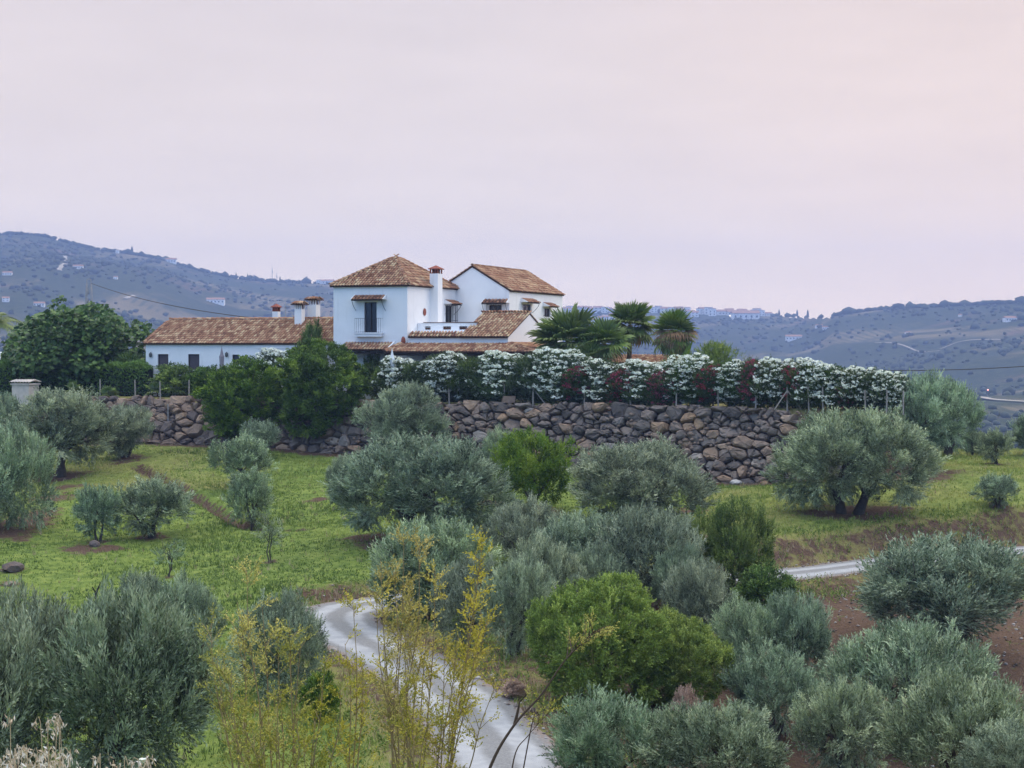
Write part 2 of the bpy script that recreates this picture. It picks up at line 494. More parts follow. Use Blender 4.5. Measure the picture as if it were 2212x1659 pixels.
def grid_mesh(name, xs, ys, hfun):
    X, Y = np.meshgrid(xs, ys)
    Z = hfun(X, Y)
    gy, gx = np.gradient(Z, ys, xs)
    V = np.stack([X, Y, Z], -1).reshape(-1, 3)
    nx, ny = len(xs), len(ys)
    i = np.arange(nx * ny).reshape(ny, nx)
    Q = np.stack([i[:-1, :-1], i[:-1, 1:], i[1:, 1:], i[1:, :-1]], -1).reshape(-1, 4)
    return V, Q, X, Y, Z, np.hypot(gx, gy)

xs = np.concatenate([np.arange(-75, -34, 1.0), np.arange(-34, 40, 0.30), np.arange(40, 76, 1.0)])
ys = np.concatenate([np.arange(-8, 38, 0.8), np.arange(38, 119, 0.28), np.arange(119, 169, 0.9)])
V, Q, X, Y, Z, S = grid_mesh("ground", xs, ys, H)
so, dr = soil_dry(X, Y, Z, S)
ground_o = link("ground", np_mesh("ground", V, Q, {"soil": so.ravel(), "dry": dr.ravel()}, smooth=True), M_GROUND)
tag(ground_o, "grassy olive slope with bare brown soil patches below the terrace", "ground", kind="structure")

# gravel track as its own sheet
rv, rq, ra = [], [], []
NA = 11
for i, p in enumerate(ROAD):
    t = (ROAD[min(i + 1, len(ROAD) - 1)] - ROAD[max(i - 1, 0)]); t.z = 0; t.normalize()
    nrm = Vector((-t.y, t.x, 0))
    hw = ROAD_HW * (1.0 + 0.06 * math.sin(i * 0.9))
    for k in range(NA):
        a = -1 + 2 * k / (NA - 1)
        q = p + nrm * a * hw * 1.12
        ra.append(a * 1.12); rv.append((q.x, q.y, hz(q.x, q.y) * 0.35 + _rz[i] * 0.65 + 0.05 - 0.05 * a * a - 0.025 * math.exp(-((abs(a) - 0.48) / 0.2) ** 2)))
for i in range(len(ROAD) - 1):
    for k in range(NA - 1):
        b = i * NA + k
        rq.append((b, b + NA, b + NA + 1, b + 1))
road_o = link("gravel_track", np_mesh("gravel_track", rv, rq, {"across": ra}, smooth=True), M_ROAD)
tag(road_o, "pale gravel track with two worn wheel lanes winding between the olives", "track", kind="structure")
# ================================================================== FAR HILLS
RIDGE = [(-1500, 600), (-900, 540), (-500, 515), (-200, 506), (0, 508), (60, 506), (100, 512), (150, 526), (200, 538), (280, 549), (350, 560), (430, 585), (500, 600), (560, 607), (640, 611),
         (720, 613), (900, 640), (1100, 660), (1230, 674), (1400, 675), (1600, 681), (1780, 686), (1800, 683), (1880, 671), (1950, 666), (2100, 659), (2212, 654), (2500, 640), (3000, 650), (3700, 700)]
RIDGE_D = [(-1500, 2500), (0, 2500), (720, 2600), (1230, 2900), (1700, 2700), (1800, 2300), (2212, 2100), (3700, 2100)]
def ridge(u):
    v = np.interp(u, [r[0] for r in RIDGE], [r[1] for r in RIDGE]); d = np.interp(u, [r[0] for r in RIDGE_D], [r[1] for r in RIDGE_D])
    return v, d

def HF(x, y):
    """height of the far country"""
    x = np.asarray(x, float); y = np.asarray(y, float)
    u = CU + x / y * F
    v, d = ridge(u)
    zr = EYE + (HV - v) / F * d
    base = np.interp(y, [140, 165, 260, 450, 700, 900], [EYE - 14, EYE - 17, EYE - 27, EYE - 40, EYE - 44, EYE - 41])
    w = np.clip((y - 850) / (d - 850), 0, 1)
    und = (vnoise(x, y, 420, 21) - 0.5) * 46 + (vnoise(x, y, 190, 22) - 0.5) * 22 + (vnoise(x, y, 70, 23) - 0.5) * 7
    z = np.where(y < 850, base, (EYE - 41.5) + (zr - EYE + 41.5) * (0.55 * w + 0.45 * w * w))
    z = z + und * np.sin(np.pi * np.clip(w, 0, 1)) * 1.0 * (w > 0)
    past = np.clip((y - d) / 400, 0, 3)
    return np.where(y > d, zr - past * 40, z)

def far_material():
    t = NT("far_hillside")
    p = t.pos()
    n1 = t.noise(0.0045, 6, 0.6, p, 0.6); n2 = t.noise(0.02, 6, 0.65, p); n3 = t.noise(0.11, 5, 0.7, p)
    scrub = t.ramp(n3, [(0.3, (0.022, 0.032, 0.015)), (0.7, (0.062, 0.072, 0.034))])
    dry = t.ramp(n2, [(0.3, (0.125, 0.105, 0.058)), (0.7, (0.21, 0.17, 0.10))])
    earth = t.ramp(n2, [(0.3, (0.105, 0.065, 0.045)), (0.7, (0.17, 0.115, 0.085))])
    c = t.mix(t.mr(n1, 0.50, 0.60, 0, 0.85, True), scrub, dry)
    c = t.mix(t.mr(t.noise(0.009, 5, 0.6, p, 0.4), 0.58, 0.68, 0, 0.8, True), c, earth)
    # olive rows on some slopes
    wv = t.new("ShaderNodeTexWave"); wv.inputs["Scale"].default_value = 0.035; wv.inputs["Distortion"].default_value = 2.0
    wv.inputs["Detail"].default_value = 2.0
    t.l.new(p, wv.inputs["Vector"])
    rows = t.math('MULTIPLY', t.mr(wv.outputs["Fac"], 0.55, 0.8, 0, 0.7, True), t.mr(t.noise(0.006, 3, 0.5, p), 0.5, 0.56, 0, 1, True))
    c = t.mix(rows, c, (0.035, 0.05, 0.024))
    t.base(c); t.b.inputs["Roughness"].default_value = 1.0; t.b.inputs["Specular IOR Level"].default_value = 0.05
    return t.m
M_FAR = far_material()
ang = np.linspace(-0.62, 0.62, 330)
ds = np.concatenate([np.linspace(141, 420, 22), np.linspace(440, 880, 30), np.linspace(890, 3000, 190), np.linspace(3050, 4300, 16)])
AA, DD = np.meshgrid(ang, ds)
FX = AA * DD; FZ = HF(FX, DD)
V = np.stack([FX, DD, FZ], -1).reshape(-1, 3)
i = np.arange(V.shape[0]).reshape(len(ds), len(ang))
Q = np.stack([i[:-1, :-1], i[:-1, 1:], i[1:, 1:], i[1:, :-1]], -1).reshape(-1, 4)
far_o = link("hills", np_mesh("hills", V, Q, smooth=True), M_FAR)
tag(far_o, "hazy far hills of scrub and olive groves across the valley", "hills", kind="structure")
# ground sheet reaching the horizon on every side, under everything
m = MB(); m.poly([(-9000, -3000, -75), (9000, -3000, -75), (9000, 12000, -75), (-9000, 12000, -75)])
hb = m.build("terrain", M_FAR); tag(hb, "low country beyond the hills reaching the horizon", "terrain", kind="structure")

_FD = np.concatenate([np.arange(500, 3100, 6.0)])
def far_ground(u, v):
    xs_ = (u - CU) / F * _FD; zs_ = EYE + (HV - v) / F * _FD
    h = HF(xs_, _FD); mm = np.nonzero(zs_ <= h)[0]
    k = mm[0] if len(mm) else int(np.argmin(zs_ - h))
    return Vector((xs_[k], _FD[k], h[k]))

# ---- scrub and grove trees on the far slopes: one mass
M_FARTREE = leaf_mat("far_tree_leaves", [(0.0, (0.030, 0.040, 0.019)), (1.0, (0.068, 0.080, 0.040))], rough=0.9, trans=0.0, hue=0.0)
def blob_template():
    bm = bmesh.new(); bmesh.ops.create_icosphere(bm, subdivisions=1, radius=1.0)
    v = np.array([x.co[:] for x in bm.verts]); f = np.array([[x.index for x in q.verts] for q in bm.faces]); bm.free()
    return v, f
BV, BF = blob_template()
def blobs(name, P, S, mat, lc):
    n = len(P)
    jit = 1 + RNG.uniform(-0.28, 0.28, (n, len(BV), 1))
    Vv = BV[None] * jit * S[:, None, :] + P[:, None, :]
    Ff = BF[None] + (np.arange(n) * len(BV))[:, None, None]
    return np_mesh(name, Vv.reshape(-1, 3), Ff.reshape(-1, 3), {"lc": np.repeat(lc, len(BV))})
n0 = 16000
a_ = RNG.uniform(-0.36, 0.36, n0); d_ = 450 + 2450 * RNG.uniform(0, 1, n0) ** 0.75
x_ = a_ * d_; y_ = d_
dens = vnoise(x_, y_, 160, 31) * 0.6 + vnoise(x_, y_, 45, 32) * 0.4
keep = dens > RNG.uniform(0.30, 0.72, n0)
# olive rows: snap part of them to a grid
row = (vnoise(x_, y_, 240, 33) > 0.52)
x_ = np.where(row, np.round(x_ / 11) * 11 + RNG.uniform(-1, 1, n0), x_); y_ = np.where(row, np.round(y_ / 11) * 11 + RNG.uniform(-1, 1, n0), y_)
v_, dr_ = ridge(CU + x_ / y_ * F)
keep &= (y_ < dr_ + 5)
x_, y_ = x_[keep], y_[keep]
sz = RNG.uniform(1.2, 3.0, len(x_)) * (1 + 0.6 * (RNG.uniform(0, 1, len(x_)) > 0.9))
P_ = np.stack([x_, y_, HF(x_, y_) + sz * 0.5], -1)
S_ = np.stack([sz * 1.15, sz * 1.15, sz * RNG.uniform(0.7, 1.05, len(sz))], -1)
ft = link("far_woodland", blobs("far_woodland", P_, S_, None, RNG.uniform(0, 1, len(sz))), M_FARTREE)
tag(ft, "dark scrub and grove trees dotted over the far hillsides", "woodland", kind="stuff")
# tree line along the crests
ul = np.concatenate([RNG.uniform(-40, 720, 260), RNG.uniform(1800, 2260, 260), RNG.uniform(1220, 1800, 45)])
vl, dl = ridge(ul)
xl = (ul - CU) / F * dl
sl = RNG.uniform(1.6, 3.8, len(ul)); sl = np.where(RNG.uniform(0, 1, len(ul)) > 0.93, sl * 1.7, sl)
P_ = np.stack([xl, dl - 2, HF(xl, dl - 2) + sl * 0.45], -1)
S_ = np.stack([sl * 1.4, sl * 1.2, sl * 0.95], -1)
ft2 = link("crest_tree_line", blobs("crest_tree_line", P_, S_, None, RNG.uniform(0, 1, len(sl))), M_FARTREE)
tag(ft2, "continuous line of small trees along the far hill crests", "tree line", kind="stuff")

# ---- single cypresses on the crest
cyp = MB()
for k in range(9):
    pass
prof = [(0.0, 0.35), (0.12, 0.9), (0.35, 1.0), (0.65, 0.75), (0.88, 0.35), (1.0, 0.03)]
cyp.tube([(0, 0, h * 9) for h, r in prof], [r * 1.25 for h, r in prof], 8)
cyp_me = cyp.mesh("crown")
cyp_me.attributes.new("lc", 'FLOAT', 'POINT')
cyp_me.materials.append(M_FARTREE)
cyt = MB(); cyt.tube([(0, 0, -1), (0, 0, 1.0)], [0.35, 0.3], 6); cyt_me = cyt.mesh("trunk")
M_FARBARK = plain("far_bark", (0.10, 0.08, 0.06))
for (u, sc_, lab, grp) in [(285, 1.2, "lone dark cypress on the left crest beside a pale dome", None),
        (663, 1.0, "slim cypress on the crest left of the white radio building", None),
        (605, 0.8, "slim cypress on the crest near the tall radio mast", None),
        *[(x, 0.85, "slim cypress among the scrub running down the left ridge", "cypresses down the left ridge") for x in (510, 535, 549)],
        *[(x, 1.05, "dark cypress standing right of the hilltop village", "cypresses right of the village") for x in (1683, 1722, 1745)]]:
    v, d = ridge(u); x = (u - CU) / F * d
    z = float(HF(np.array([x]), np.array([d]))[0])
    e = empty("cypress_tree", (x, d, z - 0.5)); e.scale = (sc_ * 1.3, sc_ * 1.3, sc_ * 1.15)
    link("crown", cyp_me, None, e, (0, 0, 0.9)); link("trunk", cyt_me, M_FARBARK, e)
    tag(e, lab, "cypress", grp)

# ---- far white houses
M_FARWALL = plain("far_whitewash", (0.78, 0.77, 0.75), 0.9, 0.05, 0.2)
M_FARROOF = plain("far_roof_tile", (0.33, 0.19, 0.13), 0.9, 0.15, 0.3)
M_FARGLASS = plain("far_window_dark", (0.04, 0.04, 0.05), 0.4)
def far_house(kind):
    r = empty("village_house", (0, 0, 0))
    w, d, h = [(9, 8, 5.5), (13, 8, 4.0), (8, 7, 7.5), (18, 9, 4.2)][kind]
    m = MB(); m.box(-w / 2, w / 2, 0, d, -2.5, h); m.build("wall", M_FARWALL, r)
    m = MB()
    if kind == 2:
        m.box(-w / 2 - 0.2, w / 2 + 0.2, -0.2, d + 0.2, h, h + 0.5)
    else:
        rh = 1.9
        m.prism([(-w / 2 - 0.4, -0.5, h - 0.1), (-w / 2 - 0.4, d / 2, h + rh), (-w / 2 - 0.4, d + 0.5, h - 0.1)], (w + 0.8, 0, 0))
    m.build("roof", M_FARROOF, r)
    nwin = max(2, int(w / 3.2))
    for k in range(nwin):
        for row_ in range(2 if h > 5 else 1):
            m = MB(); x = -w / 2 + w * (k + 0.5) / nwin; z = 1.2 + row_ * 2.9
            m.box(x - 0.6, x + 0.6, -0.08, 0.1, z, z + 1.4); m.build("window", M_FARGLASS, r)
    return r
protos = [far_house(k) for k in range(4)]
used = set()
def put_house(kind, u, v, label, group=None, sc_=1.0, rot=0.0, up=0.0, on_ridge=False):
    if on_ridge:
        rv_, d = ridge(u); d = float(d) - 12; x = (u - CU) / F * d
        dd = d; loc = Vector((x, dd, float(HF(np.array([x]), np.array([dd]))[0])))
    else:
        loc = far_ground(u, v)
    o = protos[kind] if kind not in used else copy_tree(protos[kind])
    used.add(kind)
    o.location = loc; o.location.z += up; o.rotation_euler = (0, 0, rot); o.scale = (sc_, sc_, sc_)
    tag(o, label, "house", group)
    return o
rr = random.Random(5)
VLAB = ['two storey tile roofed white house', 'low wide tile roofed white house', 'tall flat roofed white house']
for k in range(46):
    u = 1222 + k * 9.6 + rr.uniform(-3, 3)
    kd = rr.choice([0, 0, 1, 2, 2])
    put_house(kd, u, 672 + rr.uniform(0, 14) if k % 2 else 674, VLAB[kd] + " in the village strung along the far ridge", "houses of the hilltop village", rr.uniform(1.1, 1.6), rr.uniform(-0.35, 0.35), on_ridge=(k % 2 == 0))
for k in range(14):
    kd = rr.choice([0, 1, 2])
    put_house(kd, 1224 + rr.uniform(0, 170), 688 + rr.uniform(0, 14), VLAB[kd] + " on the slope just below the hilltop village", "houses below the hilltop village", rr.uniform(0.9, 1.4), rr.uniform(-0.4, 0.4))
put_house(3, 1612, 690, "long white hall with dark openings at the right end of the village", None, 2.3, 0.05)
put_house(3, 1435, 709, "white farm shed half hidden behind the shaggy palm", None, 0.8, 0.1)
put_house(3, 1485, 735, "flat white barn low on the slope right of the palms", None, 0.9, 0.0)
put_house(3, 1715, 735, "white barn amid the olive rows of the right slope", None, 1.15, -0.1)
put_house(1, 1770, 708, "small white cabin above the olive rows", None, 0.7, 0.0)
put_house(1, 1785, 712, "small white cabin beside another cabin above olive rows", None, 0.7, 0.0)
put_house(0, 2075, 685, "tiny white hut high on the right hill", None, 0.45, 0.0)
put_house(1, 2185, 695, "pale villa near the top of the right hill", None, 1.0, 0.2)
put_house(1, 1962, 722, "little pale hut in the dry field on the right slope", None, 0.5, 0.0)
put_house(1, 168, 582, "white house with dark trees below the switchback track", None, 0.85, 0.1)
put_house(1, 15, 595, "white house at the left end of the hillside terrace", None, 0.75, 0.1)
put_house(0, 12, 654, "white cottage low on the left hill above the fig tree", None, 0.7, 0.2)
put_house(1, 84, 662, "red roofed cottage in the pale field above the fig tree", None, 0.75, 0.1)
put_house(0, 249, 604, "small white shrine alone on the bare slope", None, 0.5, 0.0)
put_house(3, 465, 657, "long white farmstead in mid slope above the annex roof", None, 1.15, 0.05)
put_house(1, 368, 556, "red roofed villa on the descending left ridge", None, 1.25, 0.1, 0, True)
put_house(3, 705, 612, "white radio building on the crest beside the tower house", None, 1.2, 0.0, 0, True)
put_house(2, 688, 612, "square white block on the crest left of the radio building", None, 0.8, 0.0, 0, True)
put_house(2, 253, 545, "pale domed water tank house on the left crest", None, 0.6, 0.0, 0, True)

# radio masts on the crest
M_STEEL = plain("galvanised_steel", (0.34, 0.34, 0.35), 0.5, 0.1, 3.0, 0.4)
for u, hh, lab in [(588, 26, "tall thin radio mast on the crest left of the tower house"), (598, 14, "short radio mast beside the tall mast on the crest")]:
    _, d = ridge(u); x = (u - CU) / F * float(d); z = float(HF(np.array([x]), np.array([float(d)]))[0])
    e = empty("radio_mast", (x, float(d), z))
    m = MB(); m.tube([(0, 0, -1), (0, 0, hh * 0.75)], [0.55, 0.4], 6); m.build("pole", M_STEEL, e)
    m = MB(); m.tube([(0, 0, hh * 0.75), (0, 0, hh)], [0.3, 0.15], 6); m.build("aerial", M_STEEL, e)
    m = MB(); m.box(-0.9, 0.9, -0.15, 0.15, hh * 0.55, hh * 0.6); m.build("crossbar", M_STEEL, e)
    tag(e, lab, "mast")

# pale switchback track and lanes on the far slopes
M_TRACK = plain("far_pale_track", (0.34, 0.30, 0.25), 0.95, 0.1, 0.05)
def far_path(pts, w, label):
    P = smooth_poly([far_ground(u, v) for u, v in pts], 8)
    vv, qq = [], []
    for k, p in enumerate(P):
        t = P[min(k + 1, len(P) - 1)] - P[max(k - 1, 0)]; t.z = 0; t.normalize(); nn = Vector((-t.y, t.x, 0)) * w
        for s in (-1, 1):
            q = p + nn * s; vv.append((q.x, q.y, float(HF(np.array([q.x]), np.array([q.y]))[0]) + 0.9))
    for k in range(len(P) - 1):
        qq.append((2 * k, 2 * k + 2, 2 * k + 3, 2 * k + 1))
    o = link("path", np_mesh("path", vv, qq), M_TRACK); tag(o, label, "path", kind="structure")
far_path([(145, 549), (140, 560), (143, 568), (128, 582), (134, 586)], 2.6, "pale switchback track on the left hill")
far_path([(2080, 858), (2120, 862), (2150, 866), (2240, 872)], 2.4, "pale valley road beyond the right field")
far_path([(270, 648), (290, 640)], 2.0, "short pale lane on the left hill")
far_path([(2030, 756), (2070, 742), (2130, 735), (2240, 728)], 1.3, "pale farm lane crossing the right slope")
far_path([(1890, 742), (1960, 752), (2030, 760)], 1.1, "pale terrace edge on the right slope")

# two lit lamps far away
def lamp_post(u, v, col, e_, label, rad):
    p = far_ground(u, v)
    e = empty("street_lamp", p)
    m = MB(); m.tube([(0, 0, -0.5), (0, 0, 4.6)], [0.12, 0.08], 6); m.build("pole", M_STEEL, e)
    t = NT("lit_lamp"); t.b.inputs["Emission Color"].default_value = (*col, 1); t.b.inputs["Emission Strength"].default_value = e_
    bm = bmesh.new(); bmesh.ops.create_icosphere(bm, subdivisions=2, radius=rad); me = bpy.data.meshes.new("lamp_head"); bm.to_mesh(me); bm.free()
    link("lamp_head", me, t.m, e, (0, 0, 4.9)); tag(e, label, "lamp")
lamp_post(1577, 689, (1.0, 0.78, 0.5), 4.0, "lit lamp shining warm white at the edge of the hilltop village", 1.0)
lamp_post(2134, 862, (1.0, 0.25, 0.15), 3.0, "small reddish light by the valley road", 0.45)
# ================================================================== MATERIALS OF THE HOUSE
def wall_material():
    t = NT("whitewash")
    p = t.coord()
    n = t.noise(0.9, 5, 0.6, p); n2 = t.noise(14, 4, 0.6, p)
    mp = t.new("ShaderNodeMapping"); mp.inputs["Scale"].default_value = (3.0, 3.0, 0.25); t.l.new(p, mp.inputs["Vector"])
    st = t.noise(1.0, 4, 0.6, mp.outputs[0])
    c = t.ramp(n, [(0.3, (0.76, 0.765, 0.77)), (0.7, (0.82, 0.82, 0.82))])
    c = t.mix(t.mr(st, 0.55, 0.80, 0, 0.5, True), c, (0.58, 0.575, 0.56))
    t.base(c); t.b.inputs["Roughness"].default_value = 0.9
    t.bump(n2, 0.12, 0.01)
    return t.m
M_WALL = wall_material()
def tile_material(name, dark=1.0):
    t = NT(name)
    n = t.noise(7.0, 5, 0.65, t.pos())
    c = t.ramp(t.attr("tc"), [(0.0, (0.17, 0.080, 0.052)), (0.28, (0.29, 0.145, 0.090)), (0.52, (0.39, 0.215, 0.130)), (0.75, (0.50, 0.325, 0.195)), (1.0, (0.62, 0.47, 0.29))])
    c = t.mix(t.mr(n, 0.45, 0.75, 0, 0.35, True), c, (0.19, 0.13, 0.095))
    c = t.mix(t.mr(t.noise(0.5, 4, 0.6, t.pos()), 0.48, 0.72, 0, 0.28, True), c, (0.25, 0.165, 0.115))
    t.base(c); t.b.inputs["Roughness"].default_value = 0.9; t.b.inputs["Specular IOR Level"].default_value = 0.1
    return t.m
M_TILE = tile_material("clay_tile")
M_TILEBED = plain("tile_bed", (0.055, 0.030, 0.022), 0.95, 0.2, 3)
M_RED = plain("chimney_brick", (0.24, 0.075, 0.05), 0.9, 0.2, 9)
M_WOOD = plain("dark_wood", (0.022, 0.015, 0.013), 0.6, 0.25, 8)
M_IRON = plain("black_iron", (0.03, 0.03, 0.035), 0.5, 0.2, 8, 0.3)
M_GLASS = NT("dark_pane"); M_GLASS.base((0.018, 0.018, 0.022)); M_GLASS.b.inputs["Roughness"].default_value = 0.08; M_GLASS.b.inputs["Specular IOR Level"].default_value = 0.5; M_GLASS = M_GLASS.m
M_LAMP = plain("lantern_metal", (0.09, 0.10, 0.10), 0.5)
M_SHUT = plain("grey_shutter", (0.075, 0.062, 0.07), 0.7, 0.1, 10)
M_CLAYDARK = plain("dark_clay", (0.10, 0.05, 0.035), 0.9, 0.2, 5)

TH = R(20)
HC = Vector(((880 - CU) / F * 118, 118, ZT))
HA = Vector((math.cos(TH), -math.sin(TH), 0)); HB = Vector((math.sin(TH), math.cos(TH), 0))
def hfront(u, v, t=0.0):
    """photo position -> (s, z) on the house plane at depth t"""
    k = (u - CU) / F
    s = (k * (HC.y + t * HB.y) - HC.x - t * HB.x) / (HA.x - k * HA.y)
    y = HC.y + s * HA.y + t * HB.y
    return s, EYE + (HV - v) / F * y - ZT
def hside(u, v, s=0.0):
    k = (u - CU) / F
    t = (k * (HC.y + s * HA.y) - HC.x - s * HA.x) / (HB.x - k * HB.y)
    y = HC.y + s * HA.y + t * HB.y
    return t, EYE + (HV - v) / F * y - ZT

house = empty("country_house", HC, -TH)
tag(house, "white two storey country house with tiled tower, gabled wing and porch", "house")
annex = empty("annex_building", HC + HA * -13.5 + HB * 1.0, -TH)
tag(annex, "long single storey white annex under a low tiled roof", "house")
AX = Matrix.Translation((13.5, -1.0, 0))     # house coordinates -> annex coordinates

def panel(m, plane, c0, a0, a1, z0, z1, holes, depth, flip=False):
    """rectangular wall face with openings and their reveals.
    plane 'f': faces -t at t=c0, a = s;  plane 's': faces +s at s=c0, a = t"""
    A = sorted({a0, a1, *[h[0] for h in holes], *[h[1] for h in holes]}); Zs = sorted({z0, z1, *[h[2] for h in holes], *[h[3] for h in holes]})
    def P(a, z, d=0.0):
        return (a, c0 + d, z) if plane == 'f' else (c0 - d, a, z)
    for i in range(len(A) - 1):
        for j in range(len(Zs) - 1):
            ca, cz = (A[i] + A[i + 1]) / 2, (Zs[j] + Zs[j + 1]) / 2
            if any(h[0] < ca < h[1] and h[2] < cz < h[3] for h in holes): continue
            m.poly([P(A[i], Zs[j]), P(A[i + 1], Zs[j]), P(A[i + 1], Zs[j + 1]), P(A[i], Zs[j + 1])])
    for h in holes:
        b = [P(h[0], h[2]), P(h[1], h[2]), P(h[1], h[3]), P(h[0], h[3])]; c = [P(h[0], h[2], depth), P(h[1], h[2], depth), P(h[1], h[3], depth), P(h[0], h[3], depth)]
        for k in range(4):
            k2 = (k + 1) % 4; m.poly([b[k], c[k], c[k2], b[k2]])

# ---- clay tiles --------------------------------------------------
def tile_arc(r0, r1, L, lift, seg=4):
    vs = []
    for e_, (y, r, z) in enumerate(((0.0, r0, lift), (L, r1, 0.0))):
        for k in range(seg + 1):
            w = math.pi * (0.04 + 0.92 * k / seg)
            vs.append((-math.cos(w) * r, y, math.sin(w) * r * 0.95 + z))
    # thickness lip at the lower end
    for k in range(seg + 1):
        w = math.pi * (0.04 + 0.92 * k / seg)
        vs.append((-math.cos(w) * (r0 - 0.018), 0.0, math.sin(w) * (r0 - 0.018) * 0.95 + lift))
    fs = []
    n = seg + 1
    for k in range(seg):
        fs.append((k, k + 1, n + k + 1, n + k)); fs.append((2 * n + k, 2 * n + k + 1, k + 1, k))
    return np.array(vs), np.array(fs)
TV, TF = tile_arc(0.088, 0.070, 0.44, 0.035)
CV_, CF_ = tile_arc(0.13, 0.11, 0.46, 0.03)
TILE_ME = []
for k in range(9):
    me = np_mesh("roof_tile", TV, TF, {"tc": np.full(len(TV), (k + 0.5) / 9)}, smooth=False); me.materials.append(M_TILE); TILE_ME.append(me)
RIDGE_ME = []
for k in range(6):
    me = np_mesh("ridge_tile", CV_, CF_, {"tc": np.full(len(CV_), 0.08 + 0.14 * k)}, smooth=False); me.materials.append(M_TILE); RIDGE_ME.append(me)
trnd = random.Random(3)
def tcol(bias=0.0):
    x = trnd.random()
    t = trnd.uniform(0.62, 0.96) if x > 0.64 else (trnd.uniform(0.32, 0.60) if x > 0.22 else trnd.uniform(0.08, 0.34))
    return min(0.999, max(0.0, t + bias))

def frame(o, x, y):
    x = Vector(x).normalized(); y = Vector(y).normalized(); z = x.cross(y).normalized()
    M = Matrix((x, y, z)).transposed().to_4x4(); M.translation = o
    return M

def tiled_slope(roof, poly, eave_o, eave_dir, up, individual_eave=True, bias=0.0, bed=True, step=0.225, rows=0.36):
    """poly: corners of the slope (house coordinates); eave_o/eave_dir: eave line; up: direction up the slope"""
    x = Vector(eave_dir).normalized(); y = Vector(up).normalized(); o = Vector(eave_o)
    z = x.cross(y)
    if z.z < 0: z = -z
    P2 = [((Vector(p) - o).dot(x), (Vector(p) - o).dot(y)) for p in poly]
    if bed:
        m = MB(); m.prism([tuple(Vector(p) - z * 0.10) for p in poly], tuple(z * 0.085))
        b = m.build("tile_bed", M_TILEBED, roof)
    px = [p[0] for p in P2]; py = [p[1] for p in P2]
    xs_ = np.arange(min(px) + step / 2, max(px), step); ny = int((max(py)) / rows) + 2
    VV, FF, AA_ = [], [], []; cnt = 0
    for r_ in range(ny):
        for xc in xs_:
            yc = r_ * rows - 0.06
            if not inside(np.array([xc]), np.array([max(yc + 0.12, 0.02)]), P2)[0]: continue
            jx = trnd.uniform(-0.012, 0.012); jr = trnd.uniform(-0.03, 0.03); jz = trnd.uniform(0, 0.012)
            M = frame(o + x * (xc + jx) + y * (yc + trnd.uniform(-0.02, 0.02)) + z * (-0.005 + jz), x, y + x * jr)
            if M.col[2].to_3d().z < 0: M = M @ Matrix.Scale(-1, 4, (0, 0, 1))
            if r_ == 0 and individual_eave:
                tl = link("roof_tile", TILE_ME[int(tcol(bias) * 9)], None, roof); tl.matrix_local = M
            else:
                Mn = np.array(M)
                VV.append(TV @ Mn[:3, :3].T + Mn[:3, 3]); FF.append(TF + cnt * len(TV)); AA_.append(np.full(len(TV), tcol(bias))); cnt += 1
    if cnt:
        me = np_mesh("roof_tiles", np.concatenate(VV), np.concatenate(FF), {"tc": np.concatenate(AA_)})
        t_ = link("clay_tile_courses", me, M_TILE, roof); t_["kind"] = "stuff"

def ridge_line(roof, a, b, step=0.40):
    a = Vector(a); b = Vector(b); L = (b - a).length; y = (b - a).normalized(); x = y.cross(Vector((0, 0, 1))).normalized()
    for k in range(max(1, int((L - 0.62) / step) + 1)):
        M = frame(a + y * (k * step) + Vector((0, 0, trnd.uniform(-0.008, 0.008))), x, y)
        t = link("ridge_tile", RIDGE_ME[int(min(0.99, tcol()) * 6)], None, roof); t.matrix_local = M

def roof_part(name, parent):
    return empty(name, (0, 0, 0), 0, parent)

# ---- windows, doors and awnings ---------------------------------
def window(parent, plane, c0, a0, a1, z0, z1, depth=0.16, mull=1, name="window", rails=True, pane_mat=None):
    w = empty(name, (0, 0, 0), 0, parent)
    def box(m, a_, b_, z_, zz, d0, d1):
        if plane == 'f': m.box(a_, b_, c0 + d0, c0 + d1, z_, zz)
        else: m.box(c0 - d1, c0 - d0, a_, b_, z_, zz)
    m = MB(); fw = 0.07
    box(m, a0, a0 + fw, z0, z1, depth - 0.06, depth - 0.002); box(m, a1 - fw, a1, z0, z1, depth - 0.06, depth - 0.002)
    box(m, a0 + fw, a1 - fw, z0, z0 + fw, depth - 0.06, depth - 0.002); box(m, a0 + fw, a1 - fw, z1 - fw, z1, depth - 0.06, depth - 0.002)
    for k in range(mull):
        c = a0 + (a1 - a0) * (k + 1) / (mull + 1); box(m, c - 0.03, c + 0.03, z0 + fw, z1 - fw, depth - 0.055, depth - 0.006)
    m.build("frame", M_WOOD, w)
    for k in range(mull + 1):
        m = MB(); p0 = a0 + (a1 - a0) * k / (mull + 1); p1 = a0 + (a1 - a0) * (k + 1) / (mull + 1)
        box(m, p0 + 0.035, p1 - 0.035, z0 + fw, z1 - fw, depth - 0.02, depth - 0.008); m.build("pane", pane_mat or M_GLASS, w)
    m = MB(); box(m, a0 - 0.08, a1 + 0.08, z0 - 0.07, z0 - 0.002, -0.07, 0.05)
    m.build("sill", M_WALL, w)
    return w

